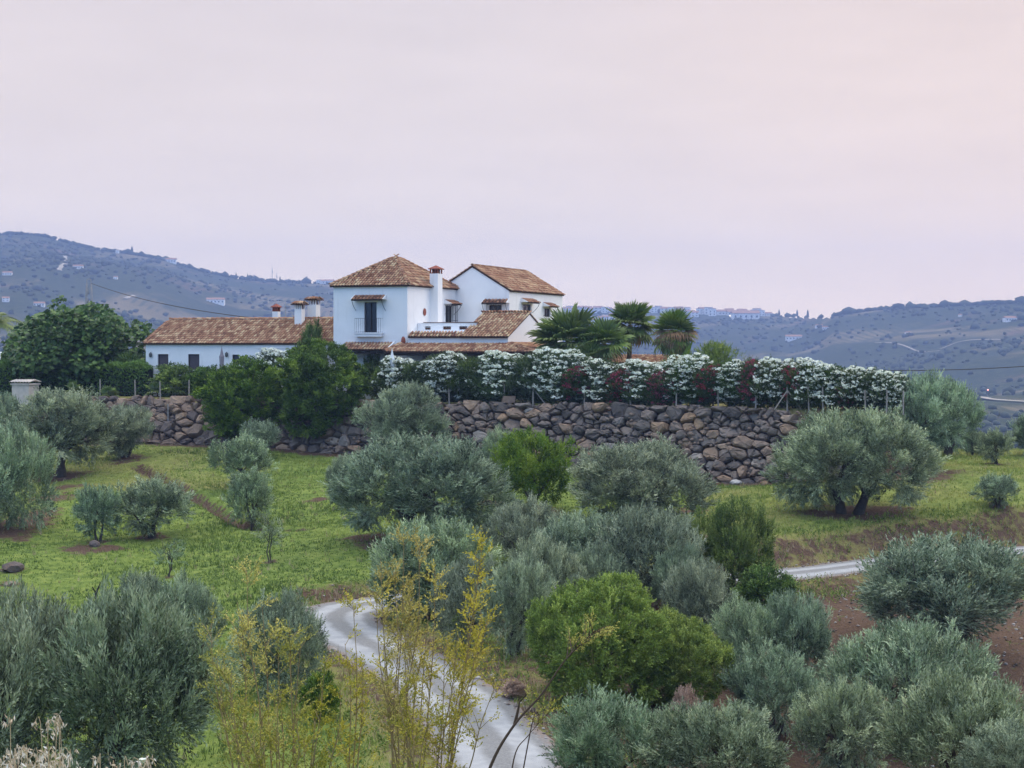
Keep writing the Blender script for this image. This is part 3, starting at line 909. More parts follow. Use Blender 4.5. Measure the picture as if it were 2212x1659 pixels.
def grille(parent, plane, c0, a0, a1, z0, z1, out=0.32, n=5):
    """projecting iron cage"""
    g = MB()
    def P(a, z, d): return (a, c0 - d, z) if plane == 'f' else (c0 + d, a, z)
    for z in (z0, (z0 + z1) / 2, z1):
        g.tube([P(a0, z, 0), P(a0, z, out), P(a1, z, out), P(a1, z, 0)], 0.016, 5)
    for k in range(n + 1):
        a = a0 + (a1 - a0) * k / n; g.tube([P(a, z0, out), P(a, z1, out)], 0.016, 5)
    for a in (a0, a1):
        g.tube([P(a, z0, out / 2), P(a, z1, out / 2)], 0.014, 5)
    return g.build("window_grille", M_IRON, parent)

def awning(parent, plane, c0, a0, a1, z, out=0.62, drop=0.34):
    """little tiled canopy on curved iron brackets"""
    w = empty("tiled_awning", (0, 0, 0), 0, parent)
    def P(a, d, zz): return Vector((a, c0 - d, zz)) if plane == 'f' else Vector((c0 + d, a, zz))
    m = MB(); m.prism([P(a0, 0.0, z + drop), P(a0, out, z), P(a0, out, z - 0.05), P(a0, 0.0, z + drop - 0.05)], tuple(P(a1, 0, 0) - P(a0, 0, 0)))
    m.build("board", M_WOOD, w)
    m = MB()
    for a in (a0 - 0.05, a1):
        m.prism([P(a, 0.0, z + drop + 0.06), P(a, out, z + 0.06), P(a, 0.0, z + 0.03)], tuple(P(0.05, 0, 0) - P(0, 0, 0)))
    m.build("cheek", M_WALL, w)
    y = (P(0, 0, drop) - P(0, out, 0)); x = P(1, 0, 0) - P(0, 0, 0)
    n = max(4, int((a1 - a0) / 0.24)); st = (a1 - a0) / n
    for k in range(n):
        for rr_ in range(2):
            b = frame(P(a0 + st * (k + 0.5), out, z) - P(0, 0, 0) * 0 + y.normalized() * (rr_ * 0.33 - 0.05) + Vector((0, 0, 0.012)), x, y)
            if b.col[2].to_3d().z < 0: b = b @ Matrix.Scale(-1, 4, (0, 0, 1))
            t = link("awning_tile", TILE_ME[int(min(0.55, tcol(-0.2)) * 9)], None, w); t.matrix_local = b @ Matrix.Diagonal((1.15, 0.9, 1.1, 1))
    for a in (a0 + 0.05, a1 - 0.05):
        m = MB(); m.tube([P(a, out - 0.05, z - 0.03), P(a, out * 0.8, z - 0.22), P(a, out * 0.45, z - 0.48), P(a, 0.0, z - 0.72)], 0.018, 5)
        m.build("bracket", M_IRON, w)
    return w

def chimney(parent, s, t, w, d, z0, z1, hat='brick', name="chimney"):
    c = empty(name, (s, t, 0), 0, parent)
    m = MB(); m.box(-w / 2, w / 2, -d / 2, d / 2, z0, z1); m.build("shaft", M_WALL, c)
    m = MB(); k = 0.09; hh = 0.30
    for ix in np.linspace(-w / 2 + k / 2, w / 2 - k / 2, 4):
        for iy in (-d / 2 + k / 2, d / 2 - k / 2):
            m.box(ix - k / 2 + 0.004, ix + k / 2 - 0.004, iy - k / 2 + 0.003, iy + k / 2 - 0.003, z1, z1 + hh)
    m.build("vent_brick", M_RED if hat == 'brick' else M_WALL, c)
    m = MB(); m.box(-w * 0.32, w * 0.32, -d * 0.32, d * 0.32, z1 + 0.002, z1 + hh - 0.004); m.build("flue", M_CLAYDARK, c)
    m = MB(); ov = 0.10 if hat == 'brick' else 0.22; top = z1 + hh; rh = 0.30 if hat == 'brick' else 0.34
    W, D_ = w / 2 + ov, d / 2 + ov
    m.box(-W, W, -D_, D_, top, top + 0.05); n = len(m.v)
    m.v += [(-W, -D_, top + 0.052), (W, -D_, top + 0.052), (W, D_, top + 0.052), (-W, D_, top + 0.052), (0, 0, top + rh)]
    for a, b in ((0, 1), (1, 2), (2, 3), (3, 0)): m.f.append((n + a, n + b, n + 4))
    cap = m.build("cap", M_RED if hat == 'brick' else M_TILEBED, c)
    if hat != 'brick':
        for sx in (-1, 1):
            for a in np.linspace(-W + 0.1, W - 0.1, 5):
                b = frame(Vector((a, -D_ if sx < 0 else D_, top + 0.05)), (1, 0, 0), Vector((-a * 0.9, -sx * D_, rh - 0.05)))
                if b.col[2].to_3d().z < 0: b = b @ Matrix.Scale(-1, 4, (0, 0, 1))
                q = link("cap_tile", TILE_ME[int(tcol(-0.15) * 9)], None, c); q.matrix_local = b
    return c

# ================================================================== MAIN HOUSE
ML, MD, ME_, MA = -5.6, 8.9, 7.72, 10.05            # tower block: left, depth, eave, apex
dS0, dZ1 = hfront(787, 653); dS1, dZ0 = hfront(814, 718)
m = MB()
panel(m, 'f', 0.0, ML, 0.0, -0.3, ME_, [(dS0, dS1, dZ0, dZ1)], 0.22)
wt0, wz1 = hside(962.5, 660); wt1, wz0 = 8.35, 4.45
panel(m, 's', 0.0, 0.0, MD, -0.3, ME_, [(wt0, wt1, wz0, wz1)], 0.22)
m.poly([(ML, 0, -0.3), (ML, MD, -0.3), (ML, MD, ME_), (ML, 0, ME_)]); m.poly([(ML, MD, -0.3), (0, MD, -0.3), (0, MD, ME_), (ML, MD, ME_)])
m.poly([(ML + 0.3, 0.3, ME_ - 0.3), (-0.3, 0.3, ME_ - 0.3), (-0.3, MD - 0.3, ME_ - 0.3), (ML + 0.3, MD - 0.3, ME_ - 0.3)])
m.build("tower_wall", M_WALL, house)
m = MB(); m.box(ML - 0.03, 0.03, -0.03, MD + 0.03, ME_ + 0.002, ME_ + 0.10); m.build("eave_course", M_WALL, house)
roof = roof_part("tower_roof", house)
o_ = 0.20; ez = ME_ + 0.11
cS, cT = ML / 2, MD / 2
A0, A1, A2, A3, AP = (ML - o_, -o_, ez), (o_, -o_, ez), (o_, MD + o_, ez), (ML - o_, MD + o_, ez), (cS, cT, MA)
tiled_slope(roof, [A0, A1, AP], A0, (1, 0, 0), Vector(AP) - Vector((cS, -o_, ez)))
tiled_slope(roof, [A1, A2, AP], A1, (0, 1, 0), Vector(AP) - Vector((o_, cT, ez)))
tiled_slope(roof, [A3, A0, AP], A3, (0, -1, 0), Vector(AP) - Vector((ML - o_, cT, ez)), False)
m = MB(); m.poly([A2, A3, AP]); m.build("back_slope", M_TILEBED, roof)
for q in (A0, A1, A2): ridge_line(roof, Vector(q) + Vector((0, 0, 0.06)), Vector(AP) + Vector((0, 0, 0.02)) - (Vector(AP) - Vector(q)).normalized() * 0.12)

# balcony door, canopy, balcony
door = empty("balcony_door", (0, 0, 0), 0, house)
m = MB(); fw = 0.06
for a, b, c, d in ((dS0, dS0 + fw, dZ0, dZ1), (dS1 - fw, dS1, dZ0, dZ1), (dS0 + fw, dS1 - fw, dZ1 - fw, dZ1), (dS0 + fw, dS1 - fw, dZ0, dZ0 + fw), ((dS0 + dS1) / 2 - 0.03, (dS0 + dS1) / 2 + 0.03, dZ0 + fw, dZ1 - fw)):
    m.box(a, b, 0.12, 0.20, c, d)
m.build("frame", M_WOOD, door)
for a, b in ((dS0 + fw, (dS0 + dS1) / 2 - 0.03), ((dS0 + dS1) / 2 + 0.03, dS1 - fw)):
    m = MB(); m.box(a, b, 0.165, 0.18, dZ0 + fw, dZ1 - fw); m.build("pane", M_GLASS, door)
m = MB()
for a, b, c, d in ((dS0 - 0.16, dS0 - 0.002, dZ0, dZ1 + 0.14), (dS1 + 0.002, dS1 + 0.16, dZ0, dZ1 + 0.14), (dS0, dS1, dZ1 + 0.002, dZ1 + 0.14)):
    m.box(a, b, -0.035, 0.04, c, d)
m.build("surround", M_WALL, door)
aS0, _ = hfront(762, 640, -0.4); aS1, _ = hfront(829, 640, -0.4)
awning(house, 'f', 0.0, aS0, aS1, dZ1 + 0.14, 0.70, 0.36)
bS0, bZ = hfront(767, 719, -0.3); bS1, _ = hfront(824, 719, -0.3)
balc = empty("balcony", (0, 0, 0), 0, house)
m = MB(); m.box(bS0, bS1, -0.42, -0.002, bZ - 0.26, bZ - 0.06); m.box(bS0 - 0.06, bS1 + 0.06, -0.48, -0.004, bZ - 0.06, bZ); m.build("slab", M_WALL, balc)
rb = MB()
for z in (bZ + 0.06, bZ + 1.0):
    rb.tube([(bS0 + 0.03, -0.005, z), (bS0 + 0.03, -0.40, z), (bS1 - 0.03, -0.40, z), (bS1 - 0.03, -0.005, z)], 0.013, 5)
rb.build("rail", M_IRON, balc)
for a in np.linspace(bS0 + 0.03, bS1 - 0.03, 15):
    m = MB(); m.tube([(a, -0.40, bZ), (a, -0.40, bZ + 1.0)], 0.009, 5); m.build("baluster", M_IRON, balc)
# chimney built against the right wall
c_t0, _ = hside(926, 700); c_t1, _ = hside(941, 700)
chimney(house, 0.30, (c_t0 + c_t1) / 2, 0.62, 0.85, -0.3, 8.78, 'brick')
# window of the right wall
w_ = window(house, 's', 0.0, wt0, wt1, wz0, wz1, 0.2, 1)
grille(w_, 's', 0.0, wt0 - 0.05, wt1 + 0.05, wz0 - 0.02, wz1 + 0.03, 0.34, 6)
awning(house, 's', 0.0, wt0 - 0.2, wt1 + 0.2, wz1 + 0.08, 0.62, 0.30)

# ---- gabled wing
WC, _ = hfront(1020, 577, MD); WS1, _ = hfront(1100, 627, MD); WS0 = 2 * WC - WS1
WE, WP, WT0, WT1 = 7.66, 9.42, MD + 0.02, 21.2
gS0, gZ1 = hfront(1056, 659, MD); gS1, gZ0 = hfront(1083, 680, MD); gZ0 -= 0.5
m = MB()
panel(m, 'f', WT0, WS0, WS1, -0.3, WE, [(gS0, gS1, gZ0, gZ1)], 0.2)
m.poly([(WS0, WT0, WE), (WS1, WT0, WE), (WC, WT0, WP)])
s1a, sz1 = hside(1129, 657, WS1); s1b, sz0 = hside(1148, 678, WS1); s2a, tz1 = hside(1176, 666, WS1); s2b, tz0 = hside(1189, 685, WS1)
panel(m, 's', WS1, WT0, WT1, -0.3, WE, [(s1a, s1b, sz0, sz1), (s2a, s2b, tz0, tz1)], 0.2)
m.poly([(WS0, WT1, -0.3), (WS1, WT1, -0.3), (WS1, WT1, WE), (WC, WT1, WP), (WS0, WT1, WE)])
m.poly([(WS0, WT0, -0.3), (WS0, WT1, -0.3), (WS0, WT1, WE), (WS0, WT0, WE)])
m.build("gable_wing_wall", M_WALL, house)
roof = roof_part("wing_roof", house)
o_ = 0.16; sl = Vector((WC - WS1, 0, WP - WE)).normalized()
E1 = Vector((WS1, 0, WE)) - sl * o_ + Vector((0, 0, 0.10)); E0 = Vector((2 * WC - E1.x, 0, E1.z)); RZ = WP + 0.10
tiled_slope(roof, [(E1.x, WT0 - 0.05, E1.z), (E1.x, WT1 + 0.1, E1.z), (WC, WT1 + 0.1, RZ), (WC, WT0 - 0.05, RZ)], (E1.x, WT0 - 0.05, E1.z), (0, 1, 0), (WC - E1.x, 0, RZ - E1.z), bias=-0.06)
tiled_slope(roof, [(E0.x, WT1 + 0.1, E0.z), (E0.x, WT0 - 0.05, E0.z), (WC, WT0 - 0.05, RZ), (WC, WT1 + 0.1, RZ)], (E0.x, WT1 + 0.1, E0.z), (0, -1, 0), (WC - E0.x, 0, RZ - E0.z), False)
ridge_line(roof, (WC, WT0 - 0.05, RZ + 0.02), (WC, WT1 + 0.1, RZ + 0.02))
w_ = window(house, 'f', WT0, gS0, gS1, gZ0, gZ1, 0.18, 1)
grille(w_, 'f', WT0, gS0 - 0.06, gS1 + 0.06, gZ0, gZ1 + 0.04, 0.34, 6)
x0, _ = hfront(1041, 650, MD - 0.5); x1, _ = hfront(1094, 650, MD - 0.5)
awning(house, 'f', WT0, x0, x1, gZ1 + 0.10, 0.66, 0.32)
for (q0, q1, z0, z1) in ((s1a, s1b, sz0, sz1), (s2a, s2b, tz0, tz1)):
    window(house, 's', WS1, q0, q1, z0, z1, 0.18, 1)
    awning(house, 's', WS1, q0 - 0.35, q1 + 0.25, z1 + 0.10, 0.6, 0.30)

# ---- ground floor in front: terrace with parapet, and the lean-to gable room
GE = 4.25
GR, _ = hfront(1095, 729, 0.0); RT = 4.35                      # right corner, ridge depth
rs0, rz_ = hfront(1040, 682, RT); rs1, rz2 = hfront(1145.5, 677.5, RT)
RZg = (rz_ + rz2) / 2 + 0.02; GR = (GR + rs1) / 2
GL, _ = hfront(1000, 729, 0.0); GL = (GL + rs0) / 2
m = MB()
m.poly([(0.02, 0.02, -0.3), (GR, 0.02, -0.3), (GR, 0.02, GE), (0.02, 0.02, GE)])
m.poly([(GR, 0.02, -0.3), (GR, WT0 - 0.02, -0.3), (GR, WT0 - 0.02, GE), (GR, RT, RZg), (GR, 0.02, GE)])
m.poly([(GL, 0.02, GE - 0.2), (GL, WT0 - 0.02, GE - 0.2), (GL, WT0 - 0.02, GE), (GL, RT, RZg), (GL, 0.02, GE)])
m.poly([(0.02, 0.02, GE - 0.05), (GL, 0.02, GE - 0.05), (GL, WT0 - 0.02, GE - 0.05), (0.02, WT0 - 0.02, GE - 0.05)])
m.poly([(WS1, WT0 - 0.02, -0.3), (GR, WT0 - 0.02, -0.3), (GR, WT0 - 0.02, GE), (WS1, WT0 - 0.02, GE)])
m.build("ground_floor_wall", M_WALL, house)
roof = roof_part("room_roof", house)
upv = Vector((0, RT, RZg - GE)); sl = upv.normalized()
f0 = Vector((GL - 0.05, 0.0, GE + 0.12)) - sl * 0.22
tiled_slope(roof, [(GL - 0.05, f0.y, f0.z), (GR + 0.05, f0.y, f0.z), (GR + 0.05, RT, RZg + 0.12), (GL - 0.05, RT, RZg + 0.12)], f0, (1, 0, 0), upv, bias=0.10)
tiled_slope(roof, [(GR + 0.05, 2 * RT + 0.1, GE + 0.07), (GL - 0.05, 2 * RT + 0.1, GE + 0.07), (GL - 0.05, RT, RZg + 0.12), (GR + 0.05, RT, RZg + 0.12)], (GR + 0.05, 2 * RT + 0.1, GE + 0.07), (-1, 0, 0), Vector((0, -RT, RZg - GE)), False)
ridge_line(roof, (GL - 0.05, RT, RZg + 0.15), (GR + 0.05, RT, RZg + 0.15))
# tiled coping along the terrace front
cop = roof_part("terrace_coping", house)
upc = Vector((0, 1.0, 0.55))
tiled_slope(cop, [(0.10, -0.15, GE + 0.05), (GL - 0.1, -0.15, GE + 0.05), (GL - 0.1, 0.42, GE + 0.36), (0.10, 0.42, GE + 0.36)], (0.10, -0.15, GE + 0.05), (1, 0, 0), upc, bias=0.05)
# parapet with three lattice openings
pt, pz = hside(905, 698, 0.3); PT = 1.75
PZ = hfront(950, 697.5, PT)[1]; PB = hfront(950, 714, PT)[1]
par = empty("terrace_parapet", (0, 0, 0), 0, house)
PR = hfront(1030, 700, PT)[0]
holes = []
for (u0, u1) in ((918, 930), (957, 974), (992, 1009)):
    holes.append((hfront(u0, 700, PT)[0], hfront(u1, 700, PT)[0], PB + 0.06, PB + 0.30))
holes = [h for h in holes if h[1] < PR]
m = MB(); panel(m, 'f', PT, 0.02, PR, GE - 0.05, PZ, holes, 0.18)
m.poly([(0.02, PT + 0.2, GE - 0.05), (PR, PT + 0.2, GE - 0.05), (PR, PT + 0.2, PZ), (0.02, PT + 0.2, PZ)])
m.poly([(0.02, PT, PZ), (PR, PT, PZ), (PR, PT + 0.2, PZ), (0.02, PT + 0.2, PZ)])
m.build("wall", M_WALL, par)
m = MB(); m.box(0.45, PR + 0.02, PT - 0.05, PT + 0.25, PZ + 0.002, PZ + 0.05); m.build("capping", M_CLAYDARK, par)
for h in holes:
    m = MB()
    for k in range(3):
        cx = h[0] + (h[1] - h[0]) * (k + 0.5) / 3; rr_ = (h[1] - h[0]) / 6
        m.tube([(cx, PT + 0.05, h[2] + rr_), (cx, PT + 0.15, h[2] + rr_)], rr_ * 0.95, 8)
    m.build("lattice_tile", M_CLAYDARK, par)
m = MB(); m.box(0.022, GL - 0.15, 0.46, PT - 0.002, GE - 0.04, PB - 0.12); m.build("ledge", M_WALL, house)

# ---- porch along the front and round the right corner
roof = roof_part("porch_roof", house)
pz0, pz1 = 3.28, 3.86; PD = 2.2
pL, pTL = -0.75, -0.28
pR = hfront(1160, 757, -PD)[0]
EL, ER = (pL, -PD, pz0), (pR, -PD, pz0); TL, TR = (pTL, -0.06, pz1), (GR + 0.1, -0.06, pz1)
ER2, TR2 = (pR, 7.5, pz0), (GR + 0.1, 7.5, pz1)
tiled_slope(roof, [EL, ER, TR, TL], EL, (1, 0, 0), Vector((0, PD - 0.06, pz1 - pz0)), bias=-0.03)
tiled_slope(roof, [ER, ER2, TR2, TR], ER, (0, 1, 0), Vector((GR + 0.1 - pR, 0, pz1 - pz0)), bias=-0.03)
ridge_line(roof, Vector(EL) + Vector((0, 0, 0.05)), Vector(TL) + Vector((0, 0, 0.05))); ridge_line(roof, Vector(ER) + Vector((0, 0, 0.05)), Vector(TR) + Vector((0, 0, 0.05)))
m = MB(); m.box(pL + 0.1, pR - 0.1, -PD + 0.12, -PD + 0.30, pz0 - 0.26, pz0 - 0.06); m.build("beam", M_WOOD, house)
for s in np.linspace(pL + 0.3, pR - 0.3, 5):
    m = MB(); m.box(s - 0.12, s + 0.12, -PD + 0.10, -PD + 0.33, -0.3, pz0 - 0.262); m.build("porch_post", M_WOOD, house)
m = MB()
for s in (1.0, 3.6, 5.8):
    m = MB(); m.box(s - 0.5, s + 0.5, -0.02, 0.015, 0.0, 2.1); m.build("porch_door", M_WOOD, house)

# small lean-to in front of the tower
roof = roof_part("lean_to_roof", house)
q0, q1 = hfront(746, 742, 0)[0], hfront(851, 742, 0)[0]
lz1, lz0, ld = 3.86, 3.42, 1.15
tiled_slope(roof, [(q0, -ld, lz0), (q1, -ld, lz0), (q1, -0.04, lz1), (q0, -0.04, lz1)], (q0, -ld, lz0), (1, 0, 0), (0, ld - 0.04, lz1 - lz0))
m = MB(); m.prism([(q1, -0.03, lz1 + 0.12), (q1, -ld - 0.05, lz0 + 0.1), (q1, -ld - 0.05, lz0 - 0.1), (q1, -0.03, lz1 - 0.12)], (0.10, 0, 0)); m.build("verge", M_WALL, roof)
m = MB(); m.box(q0, q1, -ld + 0.1, -ld + 0.22, lz0 - 0.28, lz0 - 0.12); m.build("beam", M_WOOD, house)
for s in (q0 + 0.15, q1 - 0.15):
    m = MB(); m.box(s - 0.08, s + 0.08, -ld + 0.08, -ld + 0.24, -0.3, lz0 - 0.282); m.build("porch_post", M_WOOD, house)

# finial jar at the porch corner, lantern and plates on the right wall
m = MB(); x, z = hfront(873, 737, -0.05)
m.tube([(x, -0.2, pz1 - 0.1), (x, -0.2, pz1 + 0.1), (x, -0.2, pz1 + 0.3), (x, -0.2, pz1 + 0.45)], [0.10, 0.17, 0.14, 0.07], 8)
jar = m.build("clay_jar", M_RED, None, HC, -TH); tag(jar, "clay jar standing on the corner of the porch roof", "jar")
def plate(u, v, rad, mat, label):
    t, z = hside(u, v, 0.0)
    m = MB(); m.tube([(0.004, 0, 0), (0.03, 0, 0), (0.05, 0, 0)], [rad * 0.6, rad, rad * 0.96], 14)
    o = m.build("wall_plate", mat, None, HC + HB * t + Vector((0, 0, z)), -TH); tag(o, label, "plate")
plate(916.5, 674, 0.27, M_RED, "terracotta plate hung on the white wall left of the chimney")
plate(949, 664, 0.25, plain("grey_glazed_plate", (0.22, 0.24, 0.27), 0.3), "grey glazed plate hung on the white wall right of the chimney")

# ================================================================== ANNEX
AL, AR, AT, AE, ARZ, AHD = -21.3, -5.62, 1.0, 3.82, 5.50, 3.5
def ann(m):                                   # house coordinates -> annex local
    m.v = [(v[0] + 13.5, v[1] - 1.0, v[2]) for v in m.v]; return m
aw = []
for (u0, u1, v0, v1) in ((341, 364, 765, 799), (406.5, 431, 765, 799), (502, 517, 766, 800)):
    a, z1 = hfront(u0, v0, AT); b, z0 = hfront(u1, v1, AT); aw.append((a, b, z0, z1))
m = MB(); panel(m, 'f', AT, AL, AR, -0.3, AE, aw, 0.14)
m.poly([(AL, AT, -0.3), (AL, AT + 2 * AHD, -0.3), (AL, AT + 2 * AHD, AE), (AL, AT + AHD, ARZ), (AL, AT, AE)])
m.poly([(AL, AT + 2 * AHD, -0.3), (AR, AT + 2 * AHD, -0.3), (AR, AT + 2 * AHD, AE), (AL, AT + 2 * AHD, AE)])
ann(m).build("wall", M_WALL, annex)
m = MB(); x = hfront(552, 742, AT)[0]; m.box(x, AR - 0.02, AT - 0.05, AT - 0.002, AE - 0.35, AE - 0.02); ann(m).build("wall_band", M_WALL, annex)
roof = roof_part("annex_roof", annex)
off = Vector((13.5, -1.0, 0))
up = Vector((0, AHD, ARZ - AE)); sl = up.normalized()
e0 = Vector((AL - 0.12, AT, AE + 0.11)) - sl * 0.22
tiled_slope(roof, [tuple(Vector(p) + off) for p in ((AL - 0.12, e0.y, e0.z), (AR + 0.0, e0.y, e0.z), (AR + 0.0, AT + AHD, ARZ + 0.11), (AL - 0.12, AT + AHD, ARZ + 0.11))], e0 + off, (1, 0, 0), up)
m = MB(); m.prism([(AL - 0.12, AT + 2 * AHD + 0.2, AE + 0.02), (AR, AT + 2 * AHD + 0.2, AE + 0.02), (AR, AT + AHD, ARZ + 0.1), (AL - 0.12, AT + AHD, ARZ + 0.1)], (0, 0, -0.08)); ann(m).build("back_slope", M_TILEBED, roof)
ridge_line(roof, Vector((AL - 0.12, AT + AHD, ARZ + 0.14)) + off, Vector((AR, AT + AHD, ARZ + 0.14)) + off)
ridge_line(roof, Vector((AL - 0.06, e0.y, e0.z + 0.05)) + off, Vector((AL - 0.06, AT + AHD, ARZ + 0.16)) + off)
for k, (a, b, z0, z1) in enumerate(aw):
    w_ = window(annex, 'f', AT - 1.0, a + 13.5, b + 13.5, z0, z1, 0.13, 0, pane_mat=M_SHUT if k < 2 else M_GLASS)
    m = MB()
    for a_, b_, c, d in ((a - 0.1, a - 0.002, z0, z1 + 0.1), (b + 0.002, b + 0.1, z0, z1 + 0.1), (a, b, z1 + 0.002, z1 + 0.1)):
        m.box(a_ + 13.5, b_ + 13.5, -0.03, 0.03, c, d)
    m.build("surround", M_WALL, w_)
for u, v in ((325.5, 767), (489.5, 766.5)):
    x, z = hfront(u, v, AT - 0.1)
    l_ = empty("wall_lantern", (x + 13.5, -0.12, z), 0, annex)
    m = MB(); m.tube([(0, 0, -0.16), (0, 0, -0.1), (0, 0, 0.1), (0, 0, 0.2)], [0.05, 0.10, 0.12, 0.02], 6); m.build("lantern_glass", M_LAMP, l_)
    m = MB(); m.tube([(0, 0.12, 0.12), (0, 0.05, 0.22), (0, 0, 0.2)], 0.015, 5); m.build("arm", M_IRON, l_)
def ann_chim(u, v0, v1, t, w, zt, zb, hat):
    s = hfront(u, v1, t)[0]
    chimney(annex, s + 13.5, t - 1.0, w, w, zb, zt, hat)
ann_chim(647.5, 668, 698, 3.9, 0.56, hfront(648, 668, 3.9)[1], 4.6, 'tile')
ann_chim(678, 660, 690, 5.2, 0.68, hfront(678, 658, 5.2)[1], 4.6, 'tile')
ann_chim(597, 672, 690, 5.4, 0.44, hfront(597, 673, 5.4)[1], 4.6, 'brick')
# television aerial on the annex roof
x, z = hfront(617, 690, 4.6)
m = MB(); m.tube([(x, 4.6, 5.3), (x, 4.6, 6.9)], 0.018, 5)
for k in range(5): m.tube([(x - 0.3, 4.45 + k * 0.08, 6.5), (x + 0.3, 4.45 + k * 0.08, 6.5)], 0.008, 4)
m.tube([(x, 4.4, 6.5), (x, 4.9, 6.5)], 0.012, 4)
ae = m.build("television_aerial", M_STEEL, None, HC, -TH); tag(ae, "thin television aerial rising from the annex ridge", "aerial")

# ---- closed parasols
M_GREYCLOTH = plain("grey_canvas", (0.24, 0.22, 0.25), 0.85, 0.15, 20)
M_WHITECLOTH = plain("white_canvas", (0.72, 0.74, 0.76), 0.85, 0.06, 20)
def parasol(loc, h, mat, label):
    e = empty("closed_parasol", loc, 0)
    m = MB(); m.tube([(0, 0, 0), (0, 0, h)], 0.022, 6); m.build("pole", M_STEEL, e)
    m = MB(); n = 12; prof = [(0.30, 0.15), (0.36, 0.17), (0.66, 0.16), (0.80, 0.20), (0.84, 0.13), (0.97, 0.03), (1.0, 0.012)]
    for hh, r in prof:
        for k in range(n):
            w = 2 * math.pi * k / n; q = r * (1.0 if k % 2 else 0.68); m.v.append((math.cos(w) * q, math.sin(w) * q, hh * h))
    for i_ in range(len(prof) - 1):
        for k in range(n):
            k2 = (k + 1) % n; m.f.append((i_ * n + k, i_ * n + k2, (i_ + 1) * n + k2, (i_ + 1) * n + k))
    m.build("canopy", mat, e)
    m = MB(); m.tube([(0, 0, 0), (0, 0, 0.08), (0, 0, 0.12)], [0.26, 0.26, 0.05], 10); m.build("base", M_STEEL, e)
    tag(e, label, "parasol")
s, z = hfront(479, 748, -0.4); p = HC + HA * s + HB * -0.4
parasol((p.x, p.y, ZT), z, M_GREYCLOTH, "closed grey parasol standing before the annex wall")
s, z = hfront(847, 752, -3.6); p = HC + HA * s + HB * -3.6
parasol((p.x, p.y, ZT), z, M_WHITECLOTH, "closed white parasol tip in front of the porch corner")

# ---- small tiled garden hut behind the palms
hut = empty("garden_hut", pix(1395, 740, 117), -TH); hut.location.z = ZT
m = MB(); m.box(-3.2, 1.6, -0.0, 2.6, -0.3, 2.45); m.build("wall", M_WALL, hut)
roof = roof_part("hut_roof", hut)
tiled_slope(roof, [(-3.4, -0.25, 2.5), (1.8, -0.25, 2.5), (1.8, 2.8, 3.0), (-3.4, 2.8, 3.0)], (-3.4, -0.25, 2.5), (1, 0, 0), (0, 3.05, 0.5), True)
m = MB(); m.box(-1.4, -0.5, -0.03, 0.02, 0, 2.0); m.build("door", M_WOOD, hut)
tag(hut, "low garden hut with a shallow tiled roof behind the palms", "hut")

# ---- gate pillar with tiled cap, far left
M_PILLAR = plain("limed_pillar", (0.50, 0.44, 0.38), 0.9, 0.12, 3)
PALE_TILE = np_mesh('cap_tile', TV, TF); PALE_TILE.materials.append(plain('pale_limed_tile', (0.62, 0.54, 0.46), 0.9))
pp = pix(55, 740, 123.4); pil = empty("gate_pillar", (pp.x, pp.y, ZT), -TH)
ztop = EYE + (HV - 828) / F * 123.4 - ZT
m = MB(); m.box(-0.72, 0.72, -0.6, 0.6, -1.2, ztop - 0.1); m.build("shaft", M_PILLAR, pil)
m = MB(); m.box(-0.8, 0.8, -0.68, 0.68, ztop - 0.098, ztop); m.build("cornice", M_PILLAR, pil)
for k in range(7):
    for sgn in (-1, 1):
        M = frame(Vector((-0.72 + 0.24 * k, 0.75 * sgn, ztop + 0.02)), (-sgn, 0, 0), (0, -sgn, 0.28)) @ Matrix.Diagonal((1.2, 1.75, 1.3, 1))
        t = link("cap_tile", PALE_TILE, None, pil); t.matrix_local = M
PALE_TILE_USED = True
tag(pil, "pale masonry gate pillar capped with rounded clay tiles", "pillar")
# glimpse of a second white building at the far left edge
sb = pix(-10, 740, 140); shed = empty("garden_shed", (sb.x, sb.y, ZT), -TH)
m = MB(); m.box(-4.5, 2.5, 0, 4, -0.5, 2.2); m.build("wall", plain("brown_boards", (0.06, 0.05, 0.045), 0.8), shed)
m = MB(); m.prism([(-4.8, -0.4, 2.2), (2.8, -0.4, 2.2), (2.8, 4.4, 3.0), (-4.8, 4.4, 3.0)], (0, 0, 0.12)); m.build("roof", plain("pale_sheet_roof", (0.5, 0.55, 0.56), 0.6), shed)
m = MB(); m.box(-4.6, 2.6, -0.5, -0.3, -0.5, 0.55); m.build("plinth", M_WALL, shed)
tag(shed, "dark boarded shed with a pale roof left of the fig tree", "shed")
# ================================================================== BOULDER RETAINING WALLS
def rock_material(name, stops):
    t = NT(name)
    r = t.rnd()
    p = t.pos()
    n = t.noise(2.6, 6, 0.65, p); n2 = t.noise(11, 5, 0.7, p); n3 = t.noise(0.9, 3, 0.5, p)
    c = t.ramp(r, stops)
    c = t.mix(t.mr(n, 0.35, 0.7, 0, 0.55, True), c, t.mix(1.0, c, (0.55, 0.5, 0.48), 'MULTIPLY'))
    c = t.mix(t.mr(n2, 0.56, 0.72, 0, 0.45, True), c, (0.27, 0.26, 0.245))
    c = t.mix(t.mr(n3, 0.58, 0.75, 0, 0.5, True), c, (0.20, 0.125, 0.08))
    t.base(c); t.b.inputs["Roughness"].default_value = 0.9; t.b.inputs["Specular IOR Level"].default_value = 0.15
    t.bump(t.math('ADD', n2, n), 0.65, 0.06)
    return t.m
M_ROCK = rock_material("grey_brown_boulder", [(0.0, (0.095, 0.082, 0.074)), (0.25, (0.165, 0.140, 0.122)), (0.5, (0.25, 0.20, 0.165)), (0.68, (0.30, 0.215, 0.155)), (0.80, (0.40, 0.265, 0.165)), (0.9, (0.38, 0.335, 0.29)), (1.0, (0.19, 0.165, 0.15))])
